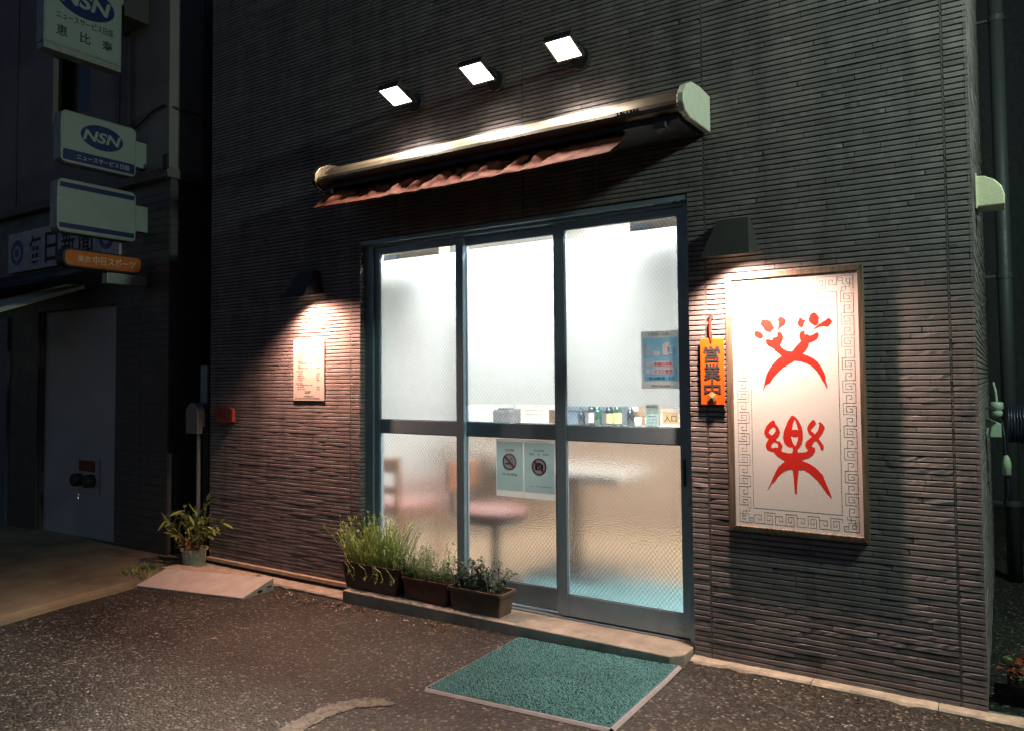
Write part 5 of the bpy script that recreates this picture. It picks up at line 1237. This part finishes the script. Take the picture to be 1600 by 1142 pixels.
for k, (x, h, r_, mm, bn, lab) in enumerate(((-3.30, 0.20, 0.035, 'bottle_dark', None, 'short dark bottle first from the door stile'), (-3.22, 0.27, 0.036, 'bottle_dark', 'paper', 'tall dark bottle with white label in the clear strip'), (-3.13, 0.24, 0.034, 'bottle_green', None, 'green bottle between two dark ones in the clear strip'), (-3.04, 0.26, 0.036, 'bottle_dark', 'label_tan', 'dark bottle with tan label left of another like it'), (-2.93, 0.28, 0.037, 'bottle_green', 'label_tan', 'tall green bottle with tan label'), (-2.83, 0.23, 0.033, 'bottle_dark', None, 'dark bottle nearest the glasses'))):
    bottle(x, 2.55 + (k % 2) * 0.06, h, r_, mm, lab, bn)
for k, x in enumerate((-2.72, -2.64, -2.56, -2.47)):
    t = thing('drinking_glass', (x, 2.52 + 0.05 * (k % 2), 0.971), ('small clear drinking glass next to the last dark bottle', 'small clear drinking glass second from the bottles', 'small clear drinking glass third from the bottles', 'small clear drinking glass farthest from the bottles')[k], 'glass', 'glasses beside the bottles')
    o_ = MB().lathe([(0.028, 0), (0.034, 0.10), (0.030, 0.10), (0.025, 0.01)], (0, 0), 14).build('glass_wall', 'glassware', None, smooth=True); o_.parent = t
sb = tag(MB((-4.15, 2.5, 1.0)).box(-4.25, -4.03, 2.47, 2.65, 0.9705, 1.12).build('counter_box', 'ink_grey', bevel=0.02), 'small grey box on the counter seen under the frosted film', 'box')
MB((-4.14, 2.5, 1.12)).box(-4.2, -4.08, 2.5, 2.6, 1.1205, 1.135).build('lid_knob', 'ink_grey', sb)
cd = tag(MB((-3.75, 2.5, 1.1)).box(-3.93, -3.62, 2.49, 2.50, 0.9705, 1.22).build('table_card', 'paper'), 'white printed card standing on the counter', 'card')
stuff(bars('small_print', 'ink_grey', cd, [(-3.91, -3.8, 1.19, 0.018), (-3.78, -3.66, 1.16, 0.012), (-3.88, -3.66, 1.12, 0.012), (-3.88, -3.68, 1.08, 0.012)], 2.489))
sf = thing('dark_cabinet', (-3.45, 3.0, 0.971), 'dark glazed cabinet at the back of the counter', 'cabinet')
MB((-3.4, 2.9, 1.2)).box(-3.62, -3.02, 2.8, 2.98, 0.9705, 1.5).build('carcass', 'neighbour_shutter', sf)
for z in (1.1, 1.25, 1.4): MB((-3.4, 2.8, z)).box(-3.6, -3.04, 2.792, 2.7995, z, z + 0.012).build('shelf_edge', 'ink', sf)

# ================================================================== loose stones and litter on the asphalt
pb = MB()
for k in range(5200):
    x = rnd.uniform(-5.0, 0.3); y = -0.2 - (rnd.random() ** 0.8) * 2.6
    if -2.30 < x < -1.32 and -1.02 < y < -0.15: continue
    if x < -4.1 and y > -0.75: continue
    s = rnd.uniform(0.0022, 0.0065) * (1.3 if rnd.random() < 0.08 else 1); a = rnd.random() * 6.28; z = gz(x)
    ca, sa = math.cos(a) * s, math.sin(a) * s
    pb.add([(x + ca, y + sa, z), (x - sa * .7, y + ca * .7, z), (x - ca, y - sa, z), (x + sa * .7, y - ca * .7, z), (x + jit(s * .3), y + jit(s * .3), z + s * 0.6)], [(0, 1, 4), (1, 2, 4), (2, 3, 4), (3, 0, 4)])
stones, snt, sb_ = newmat('loose_stone')
gi = N(snt, 'ShaderNodeNewGeometry')
rr_ = ramp(snt, gi.outputs['Random Per Island'], [(0.0, (0.05, 0.043, 0.037)), (0.6, (0.15, 0.13, 0.11)), (0.9, (0.27, 0.255, 0.22)), (1.0, (0.5, 0.48, 0.42))])
snt.links.new(rr_.outputs[0], sb_.inputs['Base Color']); sb_.inputs['Roughness'].default_value = 0.6
stuff(tag(pb.build('loose_gravel', 'loose_stone'), 'loose pale grit scattered over the asphalt', 'gravel'))
lt = MB(); lt2 = MB()
for k in range(150):
    x = rnd.uniform(-4.1, -2.6); y = -0.2 - abs(rnd.gauss(0, 0.09))
    leaf_geo(lt if k % 4 else lt2, (x, y, gz(x) + 0.006), (jit(1), jit(1), 0.15), rnd.uniform(0.012, 0.034), 0.012, 0.1)
for k in range(40):
    x = rnd.uniform(-4.8, 0.2); y = -0.15 - rnd.random() * 2.2
    leaf_geo(lt2 if k % 2 else lt, (x, y, gz(x) + 0.006), (jit(1), jit(1), 0.15), rnd.uniform(0.01, 0.025), 0.01, 0.1)
for k in range(260):
    x = rnd.uniform(-4.1, 0.2); y = (-0.175 if x < -1.34 else -0.07) - abs(rnd.gauss(0, 0.035))
    leaf_geo(lt if k % 5 else lt2, (x, y, gz(x) + 0.005), (jit(1), jit(1), 0.12), rnd.uniform(0.006, 0.018), 0.007, 0.1)
for (x, y, s) in ((-3.73, -1.05, 0.02), (-0.58, -0.14, 0.018), (-0.64, -0.36, 0.012)):
    leaf_geo(lt2, (x, y, gz(x) + 0.008), (1, 0.3, 0.15), s * 2, s, 0.0)
stuff(tag(lt.build('leaf_litter', 'litter_leaf'), 'dry leaf litter along the foot of the step', 'litter'))
stuff(tag(lt2.build('paper_litter', 'litter_pale'), 'pale scraps scattered on the asphalt', 'litter'))
